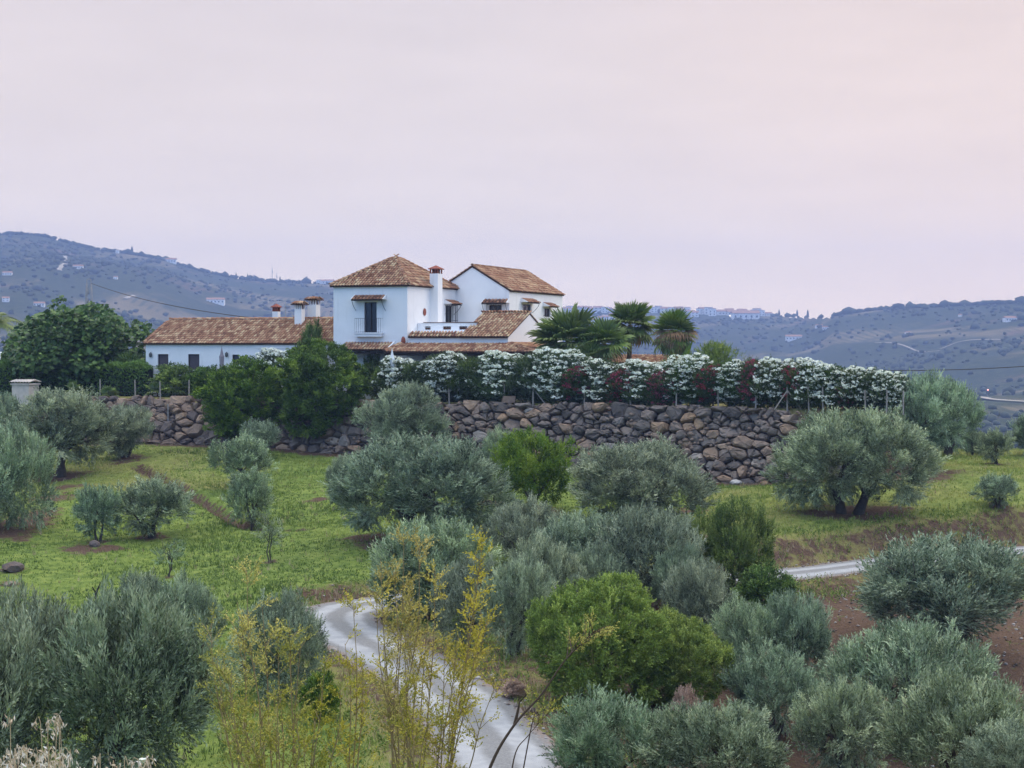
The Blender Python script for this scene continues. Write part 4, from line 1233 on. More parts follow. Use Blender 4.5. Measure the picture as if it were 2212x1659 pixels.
M_ROCKTAN = rock_material("tan_boulder", [(0.0, (0.12, 0.10, 0.095)), (0.35, (0.20, 0.155, 0.125)), (0.65, (0.28, 0.20, 0.145)), (1.0, (0.33, 0.24, 0.17))])
M_PALESTONE = plain("pale_stone", (0.42, 0.40, 0.37), 0.9, 0.15, 3)

_wa = [0.0]
for a, b in zip(WALL_XY[:-1], WALL_XY[1:]): _wa.append(_wa[-1] + math.hypot(b[0] - a[0], b[1] - a[1]))
_wx = [p[0] for p in WALL_XY]; _wy = [p[1] for p in WALL_XY]
def wall_at(s):
    x = np.interp(s, _wa, _wx); y = np.interp(s, _wa, _wy)
    x2 = np.interp(s + 0.6, _wa, _wx); y2 = np.interp(s + 0.6, _wa, _wy); x1 = np.interp(s - 0.6, _wa, _wx); y1 = np.interp(s - 0.6, _wa, _wy)
    t = Vector((x2 - x1, y2 - y1, 0)).normalized(); n = Vector((t.y, -t.x, 0))
    return Vector((x, y, 0)), t, n
def arc_of_u(u):
    best, bs = 1e9, 0
    for s in np.arange(0, _wa[-1], 0.1):
        x = np.interp(s, _wa, _wx); y = np.interp(s, _wa, _wy); e = abs(CU + x / y * F - u)
        if e < best: best, bs = e, s
    return bs
BATTER = 1.35
def clip_half(poly, nx, ny, c):
    out = []
    for i in range(len(poly)):
        a, b = poly[i], poly[(i + 1) % len(poly)]
        da = a[0] * nx + a[1] * ny - c; db = b[0] * nx + b[1] * ny - c
        if da <= 0: out.append(a)
        if (da < 0 < db) or (db < 0 < da):
            k = da / (da - db); out.append((a[0] + (b[0] - a[0]) * k, a[1] + (b[1] - a[1]) * k))
    return out

def boulder_wall(u0, u1, size, mat, label, seed, fade=None):
    rg = random.Random(seed)
    s0, s1 = arc_of_u(u0), arc_of_u(u1)
    def foot(s):
        p, t, n = wall_at(s); q = p + n * BATTER; return float(tps(np.array([q.x]), np.array([q.y]))[0])
    ss = np.linspace(s0, s1, 60); hh = np.array([math.hypot(ZT - foot(s), BATTER) for s in ss])
    hgt = lambda s: float(np.interp(s, ss, hh))
    def top(s):
        k = 1.0 if fade is None else 1 - 0.55 * max(0, (s - fade) / (s1 - fade))
        return hgt(s) * k
    # seeds: rough courses, jittered, with a size weight
    seeds = []
    h = -0.25
    while h < max(hh) + 0.3:
        rh = size * 0.74 * rg.uniform(0.85, 1.2); s = s0 + rg.uniform(0, size)
        while s < s1:
            wd = size * rg.choice([0.42, 0.5, 0.62, 0.75, 0.9, 1.05, 1.3, 1.75])
            hq = h + rh / 2 + rg.uniform(-0.55, 0.55) * rh + 0.3 * math.sin(s * 0.5 + h)
            if hq < top(s) + 0.12: seeds.append((s + wd / 2, hq, (wd * 0.5) ** 2 * 0.55))
            s += wd
        h += rh
    S = np.array(seeds); stones = []
    c_s = (s0 + s1) / 2
    pc, tc, nc = wall_at(c_s)
    wall = empty("boulder_wall", (pc.x, pc.y, foot(c_s)))
    tag(wall, label, "wall")
    k2 = 0.66                                     # stones are wider than tall
    X = S[:, 0] * k2; Yv = S[:, 1]; W = S[:, 2] * k2 * 0.62
    for i in range(len(S)):
        x, y = X[i], Yv[i]
        poly = [(x - 1.6, y - 1.4), (x + 1.6, y - 1.4), (x + 1.6, y + 1.4), (x - 1.6, y + 1.4)]
        d2 = (X - x) ** 2 + (Yv - y) ** 2
        for j in np.argsort(d2)[1:26]:
            nx, ny = X[j] - x, Yv[j] - y
            c = ((X[j] ** 2 + Yv[j] ** 2 - W[j]) - (x * x + y * y - W[i])) / 2
            poly = clip_half(poly, nx, ny, c)
            if len(poly) < 3: break
        if len(poly) < 3: continue
        poly = clip_half(poly, 0, 1, top(S[i, 0]) + rg.choice([0.0, 0.05, 0.12, 0.25]))
        poly = clip_half(poly, 0, -1, 0.3)
        poly = [(a / k2, b) for a, b in poly]
        if len(poly) < 3: continue
        cx = sum(p[0] for p in poly) / len(poly); cy = sum(p[1] for p in poly) / len(poly)
        ext = max(max(p[0] for p in poly) - min(p[0] for p in poly), 0.1); eyt = max(max(p[1] for p in poly) - min(p[1] for p in poly), 0.1)
        if ext < 0.2 or eyt < 0.15: continue
        # inset, then cut the corners
        ins = 0.015 + 0.065 * rg.random() ** 2
        poly = [(cx + (a - cx) * max(0.5, 1 - 2 * ins / ext), cy + (b - cy) * max(0.5, 1 - 2 * ins / eyt)) for a, b in poly]
        q = []
        for a, b in zip(poly, poly[1:] + poly[:1]):
            k = rg.uniform(0.04, 0.30); q += [(a[0] + (b[0] - a[0]) * k, a[1] + (b[1] - a[1]) * k), (a[0] + (b[0] - a[0]) * (1 - k), a[1] + (b[1] - a[1]) * (1 - k))]
        poly = [(a + rg.uniform(-0.045, 0.045), b + rg.uniform(-0.04, 0.04)) for a, b in q]; n_ = len(poly)
        bulge = rg.uniform(0.10, 0.24) * min(1.2, (ext + eyt) / 1.4); tx, ty = rg.uniform(-0.5, 0.5), rg.uniform(-0.40, 0.45); push = rg.uniform(-0.2, 0.2)
        ctr = (cx + rg.uniform(-0.15, 0.15) * ext, cy + rg.uniform(-0.1, 0.15) * eyt)
        p3, tt, nn = wall_at(cx)
        up = Vector((0, 0, 1)) * (ZT - foot(cx)) - nn * BATTER; up.normalize(); outw = tt.cross(up)
        if outw.dot(nn) < 0: outw = -outw
        base = p3 + nn * BATTER; base.z = foot(cx); org = base + up * cy
        vs = []; fs = []
        def loc(a, b, d): return (tt * (a - cx) + up * (b - cy) + outw * d)
        for (sc_, dd) in ((0.96, -0.45), (1.0, -0.02), (0.86, 0.70), (0.55, 0.95)):
            for (a, b) in poly:
                aa = ctr[0] + (a - ctr[0]) * sc_ if sc_ < 1 else a; bb = ctr[1] + (b - ctr[1]) * sc_ if sc_ < 1 else b
                d = (dd * bulge if dd > 0 else dd) + (((aa - cx) * tx + (bb - cy) * ty) * (0.6 if dd > 0 else 0)) + push + (rg.uniform(-0.05, 0.05) if dd > 0 else 0)
                vs.append(loc(aa + rg.uniform(-0.015, 0.015), bb + rg.uniform(-0.015, 0.015), d))
        vs.append(loc(ctr[0], ctr[1], bulge * 1.0 + push + (ctr[0] - cx) * tx * 0.6 + (ctr[1] - cy) * ty * 0.6))
        for r_ in range(3):
            for k in range(n_):
                k3 = (k + 1) % n_; fs.append((r_ * n_ + k, r_ * n_ + k3, (r_ + 1) * n_ + k3, (r_ + 1) * n_ + k))
        for k in range(n_): fs.append((3 * n_ + k, 3 * n_ + (k + 1) % n_, 4 * n_))
        stones.append((ext * eyt, [tuple(v) for v in vs], fs, org))
    stones.sort(key=lambda q: -q[0])
    for (_, vs, fs, org) in stones[:298]:
        me = bpy.data.meshes.new("boulder"); me.from_pydata(vs, [], fs); me.update()
        link("boulder", me, mat, wall, org - wall.location)
    if len(stones) > 298:                          # the smallest wedge stones
        m = MB()
        for (_, vs, fs, org) in stones[298:]:
            n0_ = len(m.v); o_ = org - wall.location
            m.v += [tuple(Vector(v) + o_) for v in vs]; m.f += [tuple(n0_ + i_ for i_ in f_) for f_ in fs]
        w_ = m.build("wedge_stones", mat, wall); w_["kind"] = "stuff"
    return wall
def chinking(u0, u1, n, mat, wall, seed):
    """small broken stones wedged into the joints"""
    rg = np.random.default_rng(seed); s0, s1 = arc_of_u(u0), arc_of_u(u1); P, S_ = [], []
    for k in range(n):
        s = rg.uniform(s0, s1); f = rg.uniform(0.0, 1.0); p, t, nn = wall_at(s); b = p + nn * BATTER; zb_ = float(tps(np.array([b.x]), np.array([b.y]))[0])
        q = b.lerp(p, f) + nn * rg.uniform(0.02, 0.14); P.append((q.x, q.y, zb_ + (ZT - zb_) * f)); r = rg.uniform(0.06, 0.16); S_.append((r * rg.uniform(1, 1.7), r, r * rg.uniform(0.6, 1)))
    me = blobs("chinking_stones", np.array(P) - np.array(wall.location), np.array(S_), None, rg.uniform(0, 1, n))
    o = link("chinking_stones", me, mat, wall); o["kind"] = "stuff"
wl_ = boulder_wall(95, 500, 0.82, M_ROCKTAN, "left stretch of retaining wall in large tan boulders beyond the dark bushes", 4)
wr_ = boulder_wall(500, 1775, 0.72, M_ROCK, "long dry stone retaining wall of grey and brown boulders below the oleander hedge", 8, fade=arc_of_u(1690))

chinking(95, 500, 130, M_ROCKTAN, wl_, 1); chinking(500, 1740, 520, M_ROCKTAN, wr_, 2)

# loose stones
def loose_stone(u, v, w, h, mat, label, seed, d=None):
    rg = np.random.default_rng(seed)
    bm = bmesh.new(); bmesh.ops.create_icosphere(bm, subdivisions=2, radius=1.0)
    for q in bm.verts:
        k = 1 + 0.22 * (vnoise(np.array([q.co.x * 2 + seed]), np.array([q.co.y * 2 + q.co.z * 3]), 1.0, seed)[0] - 0.5) * 2
        q.co = Vector((q.co.x * w / 2, q.co.y * w * 0.4, q.co.z * h / 2)) * k
    me = bpy.data.meshes.new("stone"); bm.to_mesh(me); bm.free()
    p = ground(u, v)
    o = link("loose_stone", me, mat, None, (p.x, p.y, p.z + h * 0.22), seed * 0.7); tag(o, label, "stone")
loose_stone(1590, 1046, 0.85, 0.35, M_PALESTONE, "flat whitish stone lying at the foot of the boulder wall", 3)
loose_stone(1046, 1008, 0.75, 1.2, M_PALESTONE, "tall upright grey stone against the boulder wall", 5)
loose_stone(30, 1233, 1.15, 0.55, M_ROCKTAN, "rounded pale boulder lying in the grass of the left field", 6)
loose_stone(22, 1266, 0.7, 0.3, M_ROCKTAN, "small pale stone in bare earth of the left field", 7)
loose_stone(205, 1180, 0.55, 0.4, M_ROCKTAN, "brown stone at the edge of the bare earth pit", 9)
tb = pix(1098, 858, 110.4)
me_o = MB(); me_o.prism([(-0.40, -0.3, 0), (0.36, -0.26, 0), (0.42, 0.3, 0), (-0.38, 0.35, 0)], (0.06, 0.02, 0.42))
o = me_o.build("stone_block", M_ROCKTAN, None, (tb.x, tb.y, ZT + 0.05), 0.3); tag(o, "squared stone block standing on top of the boulder wall", "stone")

# ---- fences on the wall top
M_POST = plain("weathered_post", (0.30, 0.27, 0.23), 0.9, 0.15, 6)
def fence(name, us, label, braces=(), inset=0.55, h=1.25):
    P = []
    for u in us:
        s = arc_of_u(u); p, t, n = wall_at(s); q = p - n * inset; P.append(Vector((q.x, q.y, ZT)))
    f = empty("wire_fence", P[len(P) // 2]); f0 = f.location.copy()
    for i_, (u, q) in enumerate(zip(us, P)):
        hh = h * (0.92 + 0.16 * random.random()); lean = random.uniform(-0.05, 0.05)
        m = MB(); m.tube([q - f0 + Vector((0, 0, -0.2)), q - f0 + Vector((lean, 0, hh))], [0.05, 0.045], 7); m.build("post", M_POST, f)
        if u in braces:
            for sg in braces[u]:
                m = MB(); m.tube([q - f0 + Vector((sg * 0.8, -0.25, -0.05)), q - f0 + Vector((0, 0, hh * 0.85))], 0.035, 6); m.build("brace", M_POST, f)
    for z in (0.35, 0.75, 1.1):
        m = MB(); pts = []
        for a, b in zip(P[:-1], P[1:]):
            pts += [a - f0 + Vector((0, 0, z)), (a + b) / 2 - f0 + Vector((0, 0, z - 0.03))]
        pts.append(P[-1] - f0 + Vector((0, 0, z))); m.tube(pts, 0.0014, 4); m.build("wire", M_STEEL, f)
    tag(f, label, "fence")
fence("f", [851, 964, 1083, 1145, 1255, 1354, 1451, 1543, 1624, 1692, 1737, 1768, 1860, 1904, 1940], "wire fence on weathered posts before the flowering oleanders", {1145: (1,), 1692: (-1, 1)})
fence("f", [206, 282, 337, 400], "short wire fence on grey posts before the clipped dark hedge")
# slim pipe standing before the left wall
p = ground(363, 955)
m = MB(); m.tube([(0, 0, -0.3), (0, 0, 2.6)], 0.035, 6)
o = m.build("steel_pipe", M_STEEL, None, p); tag(o, "thin upright steel pipe before the tan boulder wall", "pipe")

# ---- lattice pylon and cables
pyl_p = pix(192, 740, 210); zb = EYE - 16; zt = EYE + (HV - 612) / F * 210
pyl = empty("lattice_pylon", (pyl_p.x, pyl_p.y, zb)); hp = zt - zb
def leg_x(k, z): return k * (0.9 - 0.62 * z / hp)
for kx in (-1, 1):
    for ky in (-1, 1):
        m = MB(); m.tube([(leg_x(kx, 0), leg_x(ky, 0), 0), (leg_x(kx, hp), leg_x(ky, hp), hp)], 0.06, 5); m.build("leg", M_STEEL, pyl)
nb = 14
for i_ in range(nb):
    z0, z1 = hp * i_ / nb, hp * (i_ + 1) / nb; sg = 1 if i_ % 2 else -1
    m = MB()
    for ky in (-1, 1):
        m.tube([(leg_x(-sg, z0), leg_x(ky, z0), z0), (leg_x(sg, z1), leg_x(ky, z1), z1)], 0.035, 4)
        m.tube([(leg_x(ky, z0), leg_x(-sg, z0), z0), (leg_x(ky, z1), leg_x(sg, z1), z1)], 0.035, 4)
    m.build("brace", M_STEEL, pyl)
m = MB(); m.tube([(leg_x(-1, hp), 0, hp), (-0.25, 0, hp + 0.45), (0, 0, hp + 0.55), (0.25, 0, hp + 0.45), (leg_x(1, hp), 0, hp)], 0.06, 5); m.build("hoop", M_STEEL, pyl)
tag(pyl, "steel lattice pylon with rounded top behind the fig tree", "pylon")
M_CABLE = plain("black_cable", (0.02, 0.02, 0.025), 0.6)
def cable(a, b, sag, label):
    a, b = Vector(a), Vector(b); m = MB()
    m.tube([a.lerp(b, k / 24) - a - Vector((0, 0, sag * 4 * (k / 24) * (1 - k / 24))) for k in range(25)], 0.035, 5)
    o = m.build("overhead_cable", M_CABLE, None, a); tag(o, label, "cable")
cable(Vector((pyl_p.x + 0.3, pyl_p.y, zt)), HC + HA * -14.2 + HB * 4.6 + Vector((0, 0, ARZ + 0.2)), 0.5, "black cable sagging from the lattice pylon down to the annex roof")
cable(pix(1900, 800, 125), pix(2420, 770, 150), 0.35, "black cable stretched above the valley right of the oleander hedge")
# ================================================================== VEGETATION
def unit(a): return a / np.maximum(np.linalg.norm(a, axis=-1, keepdims=True), 1e-9)

def leaf_quads(P, LD, SD, ln, wd, lc, droop=0.0):
    """diamond leaves"""
    n = len(P)
    ln = np.broadcast_to(ln, (n,))[:, None]; wd = np.broadcast_to(wd, (n,))[:, None]
    mid = P + LD * ln * 0.45; tip = P + LD * ln
    tip = tip - np.array([0, 0, 1.0]) * ln * droop
    V = np.stack([P, mid + SD * wd / 2, tip, mid - SD * wd / 2], 1).reshape(-1, 3)
    Q = np.arange(4 * n).reshape(n, 4)
    return V, Q, np.repeat(lc, 4)

def sprays(P, D, L, k, ln, wd, rng, spread=0.75, curl=0.1, lc=None, jit=0.12):
    """shoots carrying k leaves each"""
    n = len(P)
    t = (np.arange(k)[None] + rng.uniform(0.1, 0.9, (n, k))) / k
    pos = P[:, None] + D[:, None] * (L[:, None] * t)[..., None]
    pos[..., 2] += curl * L[:, None] * t * t
    Dn = np.repeat(D[:, None], k, 1)
    perp = unit(np.cross(Dn, rng.normal(size=(n, k, 3))))
    sp = spread * rng.uniform(0.5, 1.2, (n, k, 1))
    ld = unit(Dn + perp * sp)
    sd = unit(np.cross(ld, rng.normal(size=(n, k, 3))))
    if lc is None: lc = rng.uniform(0, 1, n)
    c = np.clip(lc[:, None] + rng.normal(0, jit, (n, k)), 0, 1)
    l_ = ln * rng.uniform(0.7, 1.2, (n, k))
    return leaf_quads(pos.reshape(-1, 3), ld.reshape(-1, 3), sd.reshape(-1, 3), l_.ravel(), (wd * rng.uniform(0.8, 1.2, (n, k))).ravel(), c.ravel())

def merge(parts):
    V, Q, C, o = [], [], [], 0
    for v, q, c in parts:
        V.append(v); Q.append(q + o); C.append(c); o += len(v)
    return np.concatenate(V), np.concatenate(Q), np.concatenate(C)

def make_lobes(rng, hw, h, z0, n, rmin, rmax, flat=1.0):
    """overlapping ellipsoids filling a crown of half width hw between z0 and h"""
    L = [(0, 0, z0 + (h - z0) * 0.48, hw * 0.62, hw * 0.62, (h - z0) * 0.42)]
    for i in range(n):
        a = 2 * math.pi * (i + rng.uniform(-0.35, 0.35)) / n * 1.618; r = rng.uniform(rmin, rmax) * hw
        rad = hw * rng.uniform(0.48, 0.72); zz = z0 + r * 0.65 + (h - z0 - r * 1.3) * rng.uniform(0.0, 1.0)
        L.append((math.cos(a) * max(rad, hw - r * 1.3) * 0.8, math.sin(a) * max(rad, hw - r * 1.3) * 0.8, zz, r, r, r * rng.uniform(0.7, 1.0) * flat))
    return np.array(L)

def crown_shell(rng, lobes, n, inner=0.25, cut=0.70):
    w = (lobes[:, 3] * lobes[:, 5]); w = w / w.sum()
    out_p, out_n, got = [], [], 0
    while got < n:
        m_ = int((n - got) * 1.8) + 60
        i = rng.choice(len(lobes), m_, p=w); d = unit(rng.normal(size=(m_, 3)))
        r = np.where(rng.uniform(size=m_) < inner, rng.uniform(0.35, 0.8, m_), rng.uniform(0.82, 1.06, m_))
        L = lobes[i]; p = L[:, :3] + d * r[:, None] * L[:, 3:]
        keep = np.ones(m_, bool)
        for j in range(len(lobes)):
            q = (((p - lobes[j, :3]) / lobes[j, 3:]) ** 2).sum(1)
            keep &= (q > cut ** 2) | (i == j)
        keep |= rng.uniform(size=m_) < 0.10
        out_p.append(p[keep]); out_n.append(d[keep]); got += keep.sum()
    return np.concatenate(out_p)[:n], np.concatenate(out_n)[:n]

def clumps(p, s, seed):
    return 0.5 * vnoise(p[:, 0] + p[:, 2] * 0.7, p[:, 1] + p[:, 2] * 0.4, s, seed) + 0.5 * vnoise(p[:, 0] - p[:, 2], p[:, 1] * 1.3, s * 0.5, seed + 1)

def fit(V, hw, h, z0):
    """scale to the wanted half width and height"""
    r = np.percentile(np.abs(V[:, :2]), 98.2); zt = np.percentile(V[:, 2], 99.6); zb = np.percentile(V[:, 2], 0.6)
    V = V.copy(); V[:, :2] *= hw / r; V[:, 2] = z0 + (V[:, 2] - zb) * (h - z0) / (zt - zb)
    return V

def clump_lobes(rng, hw, h, z0, n, rlo=0.24, rhi=0.40, cmin=-0.55, squash=0.85, core=4):
    """many separate leaf clumps spread over and inside an uneven crown"""
    hz2 = (h - z0) / 2; L = []
    for i in range(n):
        if i > n * 0.6 and rng.uniform() < 0.3 and cmin > -0.8: continue
        c = 1 - (1 - cmin) * (i + 0.5) / n; s_ = math.sqrt(max(0, 1 - c * c)); a = i * 2.39996 + rng.uniform(-0.4, 0.4)
        r = hw * rng.uniform(rlo * 0.85, rhi * 1.05); k = rng.uniform(0.55, 1.10)
        L.append((math.cos(a) * s_ * (hw - r) * k, math.sin(a) * s_ * (hw - r) * k, z0 + hz2 + c * (hz2 - r * 0.5) * k, r, r, r * squash * rng.uniform(0.8, 1.15)))
    for i in range(core):
        a = rng.uniform(0, 6.28); L.append((math.cos(a) * hw * 0.28, math.sin(a) * hw * 0.28, z0 + hz2 * rng.uniform(0.7, 1.3), hw * 0.38, hw * 0.38, hz2 * 0.5))
    return np.array(L)

def tuft_crown(seed, lob, hw, h, z0, nt, ns, k, ln, wd, Lt, rt, L0, droop=1.0, upb=0.9, under=0.5, var=0.26, spread=0.6, pale=0.18, inner=0.12, pct=None):
    """crown of leafy tufts: each tuft is a bundle of shoots, with dark gaps between the tufts"""
    rng = np.random.default_rng(seed); up = np.array([0, 0, 1.0])
    p, nn = crown_shell(rng, lob, nt, inner, 0.86)
    keep = (nn[:, 2] > -0.2) | (rng.uniform(size=len(p)) < under); p, nn = p[keep], nn[keep]
    nt = len(p); hrel = np.clip((p[:, 2] - z0) / (h - z0), 0, 1)
    d = nn * 0.7 + up * (0.15 + upb * hrel)[:, None] + rng.normal(0, 0.25, p.shape)
    low = hrel < 0.32; d[low, 2] -= droop * (1 - hrel[low] / 0.32)
    d = unit(d)
    tl = Lt * rng.uniform(0.6, 1.25, nt); tall = rng.uniform(size=nt) < 0.14 * (nn[:, 2] > 0.4); tl[tall] *= 1.5; d[tall] = unit(d[tall] * 0.4 + up)
    tr = rt * rng.uniform(0.7, 1.3, nt)
    tc = np.clip(0.40 + rng.normal(0, var, nt) + 0.45 * (clumps(p, 0.7 * hw / 2.2, seed + 5) - 0.5), 0, 1)
    # shoots inside each tuft
    t = rng.uniform(0, 1, (nt, ns)) ** 0.8; lat = unit(np.cross(np.repeat(d[:, None], ns, 1), rng.normal(size=(nt, ns, 3))))
    rad = tr[:, None] * np.sqrt(rng.uniform(0, 1, (nt, ns))) * (1.15 - 0.75 * t)
    pos = p[:, None] + d[:, None] * (tl[:, None] * (t - 0.45))[..., None] + lat * rad[..., None]
    dd = unit(d[:, None] + lat * 0.45 * rng.uniform(0.3, 1.2, (nt, ns, 1)) + rng.normal(0, 0.12, (nt, ns, 3)))
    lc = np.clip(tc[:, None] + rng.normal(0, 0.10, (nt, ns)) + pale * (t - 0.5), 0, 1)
    L = L0 * rng.uniform(0.6, 1.3, nt * ns)
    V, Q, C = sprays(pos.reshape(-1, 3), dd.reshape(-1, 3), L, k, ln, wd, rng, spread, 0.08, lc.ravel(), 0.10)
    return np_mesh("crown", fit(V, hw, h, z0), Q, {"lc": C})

def olive_crown(seed, hw, h, z0, nt, ns, k, ln, wd, nl=8, s_=1.0):
    rng = np.random.default_rng(seed)
    lob = clump_lobes(rng, hw, h, z0, nl, 0.26, 0.46)
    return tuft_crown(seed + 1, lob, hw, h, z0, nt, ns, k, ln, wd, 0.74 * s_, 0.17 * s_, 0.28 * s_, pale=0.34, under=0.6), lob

def trunk_mesh(seed, h_fork, lob, r0, multi=1, zs=1.0, nl=5):
    rg = random.Random(seed); m = MB()
    tops = sorted([tuple(l[:3]) for l in lob], key=lambda q: rg.random())[:nl]
    for s in range(multi):
        a = rg.uniform(0, 6.28); b0 = Vector((math.cos(a), math.sin(a), 0)) * (0.0 if multi == 1 else r0 * 1.8)
        f = b0 * 1.6 + Vector((rg.uniform(-0.2, 0.2), rg.uniform(-0.2, 0.2), h_fork))
        mid = (b0 + f) / 2 + Vector((rg.uniform(-0.1, 0.1), rg.uniform(-0.1, 0.1), 0))
        m.tube([b0 + Vector((0, 0, -0.3)), b0 + Vector((0, 0, 0.08)), mid, f], [r0 * 1.5, r0 * 1.15, r0 * 0.9, r0 * 0.82], 9)
        for k, q in enumerate(tops):
            if multi > 1 and k % multi != s: continue
            q = Vector(q); c = f.lerp(q, 0.5) + Vector((rg.uniform(-0.25, 0.25), rg.uniform(-0.25, 0.25), 0.15 * (q - f).length))
            m.tube([f - Vector((0, 0, 0.06)), f.lerp(c, 0.5), c, q.lerp(c, 0.35), q], [r0 * 0.72, r0 * 0.55, r0 * 0.4, r0 * 0.25, r0 * 0.10], 7)
            for j in range(3):
                e_ = q + Vector((rg.uniform(-1, 1), rg.uniform(-1, 1), rg.uniform(-0.4, 0.9))).normalized() * 0.8
                m.tube([c.lerp(q, 0.5 + 0.15 * j), e_], [r0 * 0.2, r0 * 0.05], 5)
    return m.mesh("trunk", True)

M_OLIVE = leaf_mat("olive_leaves", [(0.0, (0.046, 0.070, 0.033)), (0.40, (0.145, 0.203, 0.102)), (0.75, (0.325, 0.410, 0.225)), (1.0, (0.53, 0.61, 0.36))], 0.6, 0.12, back=(0.36, 0.42, 0.28), hue=0.10)
M_BARK = plain("olive_bark", (0.070, 0.058, 0.048), 0.95, 0.3, 5)
M_GREEN = leaf_mat("green_bush_leaves", [(0.0, (0.045, 0.085, 0.014)), (0.5, (0.115, 0.190, 0.030)), (1.0, (0.26, 0.35, 0.06))], 0.5, 0.15, hue=0.04)
M_VIVID = leaf_mat("bright_bush_leaves", [(0.0, (0.085, 0.145, 0.026)), (0.5, (0.205, 0.295, 0.050)), (1.0, (0.37, 0.46, 0.095))], 0.5, 0.2, hue=0.03)
M_ALMOND = leaf_mat("almond_leaves", [(0.0, (0.060, 0.115, 0.018)), (0.5, (0.140, 0.220, 0.036)), (1.0, (0.26, 0.33, 0.065))], 0.5, 0.28, hue=0.04)
M_FIG = leaf_mat("fig_leaves", [(0.0, (0.026, 0.060, 0.018)), (0.5, (0.070, 0.135, 0.036)), (1.0, (0.155, 0.240, 0.065))], 0.42, 0.18, back=(0.10, 0.16, 0.06), hue=0.02)
M_HEDGE = leaf_mat("hedge_leaves", [(0.0, (0.040, 0.090, 0.018)), (0.5, (0.110, 0.215, 0.042)), (1.0, (0.22, 0.35, 0.075))], 0.45, 0.15, hue=0.02)
M_OLEA = leaf_mat("oleander_leaves", [(0.0, (0.022, 0.042, 0.013)), (0.5, (0.062, 0.100, 0.026)), (1.0, (0.140, 0.200, 0.050))], 0.5, 0.18, hue=0.03)
M_WHITEFL = leaf_mat("white_petals", [(0.0, (0.74, 0.80, 0.66)), (1.0, (0.93, 0.93, 0.84))], 0.7, 0.2, hue=0.0)
M_REDFL = leaf_mat("crimson_petals", [(0.0, (0.24, 0.030, 0.055)), (1.0, (0.46, 0.085, 0.13))], 0.7, 0.2, hue=0.02)
M_PALM = leaf_mat("palm_fronds", [(0.0, (0.065, 0.115, 0.028)), (0.5, (0.150, 0.215, 0.055)), (1.0, (0.30, 0.34, 0.10))], 0.42, 0.15, hue=0.03)
M_DEADPALM = leaf_mat("dry_palm_fronds", [(0.0, (0.22, 0.13, 0.065)), (1.0, (0.46, 0.30, 0.17))], 0.8, 0.1, hue=0.02)
M_BROOM = leaf_mat("broom_leaves", [(0.0, (0.13, 0.16, 0.032)), (0.4, (0.30, 0.30, 0.045)), (0.75, (0.46, 0.41, 0.07)), (1.0, (0.64, 0.55, 0.09))], 0.6, 0.3, hue=0.04)
M_BROOMSTEM = plain("broom_stems", (0.26, 0.19, 0.09), 0.8, 0.2, 30)
M_DARKSTEM = plain('dark_branch', (0.075, 0.05, 0.035), 0.9)
M_STICK = plain("dead_stick", (0.022, 0.017, 0.015), 0.9)
M_GRASS = leaf_mat("grass_blades", [(0.0, (0.075, 0.130, 0.024)), (0.4, (0.165, 0.240, 0.044)), (0.7, (0.275, 0.325, 0.075)), (1.0, (0.45, 0.41, 0.15))], 0.7, 0.3, hue=0.0)
M_STRAW = leaf_mat("dry_grass_blades", [(0.0, (0.20, 0.155, 0.08)), (1.0, (0.46, 0.36, 0.21))], 0.8, 0.25, hue=0.0)

# ---- prototype trees: (half width, height, crown start)
PROTO = {}
def proto(key, crown, lob, h_fork, r0, hw, h, mat, multi=1, seed=1, nl=5, bark=None):
    crown.materials.append(mat)
    tm = trunk_mesh(seed, h_fork, lob, r0, multi, nl=nl); tm.materials.append(bark or M_BARK)
    PROTO[key] = (crown, tm, hw, h)
for key, seed, hw, h, z0, nt, ns, k, ln, wd, nl, hf, r0, multi, s_ in [
        ("olive_big", 101, 3.6, 4.6, 0.50, 760, 24, 8, 0.15, 0.038, 15, 1.0, 0.26, 2, 1.25),
        ("olive_big2", 102, 3.4, 4.4, 0.30, 600, 24, 8, 0.15, 0.038, 12, 0.8, 0.22, 3, 1.25),
        ("olive_mid", 103, 2.2, 3.4, 0.25, 400, 24, 8, 0.115, 0.028, 12, 0.7, 0.15, 2, 1.0),
        ("olive_mid2", 104, 2.2, 3.6, 0.20, 380, 24, 8, 0.115, 0.028, 10, 0.6, 0.13, 3, 1.0),
        ("olive_mid3", 105, 2.3, 3.0, 0.12, 400, 24, 8, 0.115, 0.028, 14, 0.6, 0.13, 2, 1.0),
        ("olive_tall", 106, 2.2, 5.0, 0.9, 460, 24, 8, 0.13, 0.032, 14, 1.5, 0.19, 1, 1.05),
        ("olive_small", 107, 1.1, 2.4, 0.30, 200, 16, 8, 0.10, 0.026, 9, 0.7, 0.06, 2, 0.72),
        ("olive_small2", 108, 1.2, 2.2, 0.22, 210, 16, 8, 0.10, 0.026, 8, 0.6, 0.06, 3, 0.72),
        ("olive_sapling", 109, 0.8, 1.9, 0.65, 44, 9, 7, 0.09, 0.022, 7, 0.8, 0.03, 2, 0.6)]:
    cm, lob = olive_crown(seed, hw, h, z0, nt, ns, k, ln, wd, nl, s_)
    proto(key, cm, lob, hf, r0, hw, h, M_OLIVE, multi, seed, nl=6)

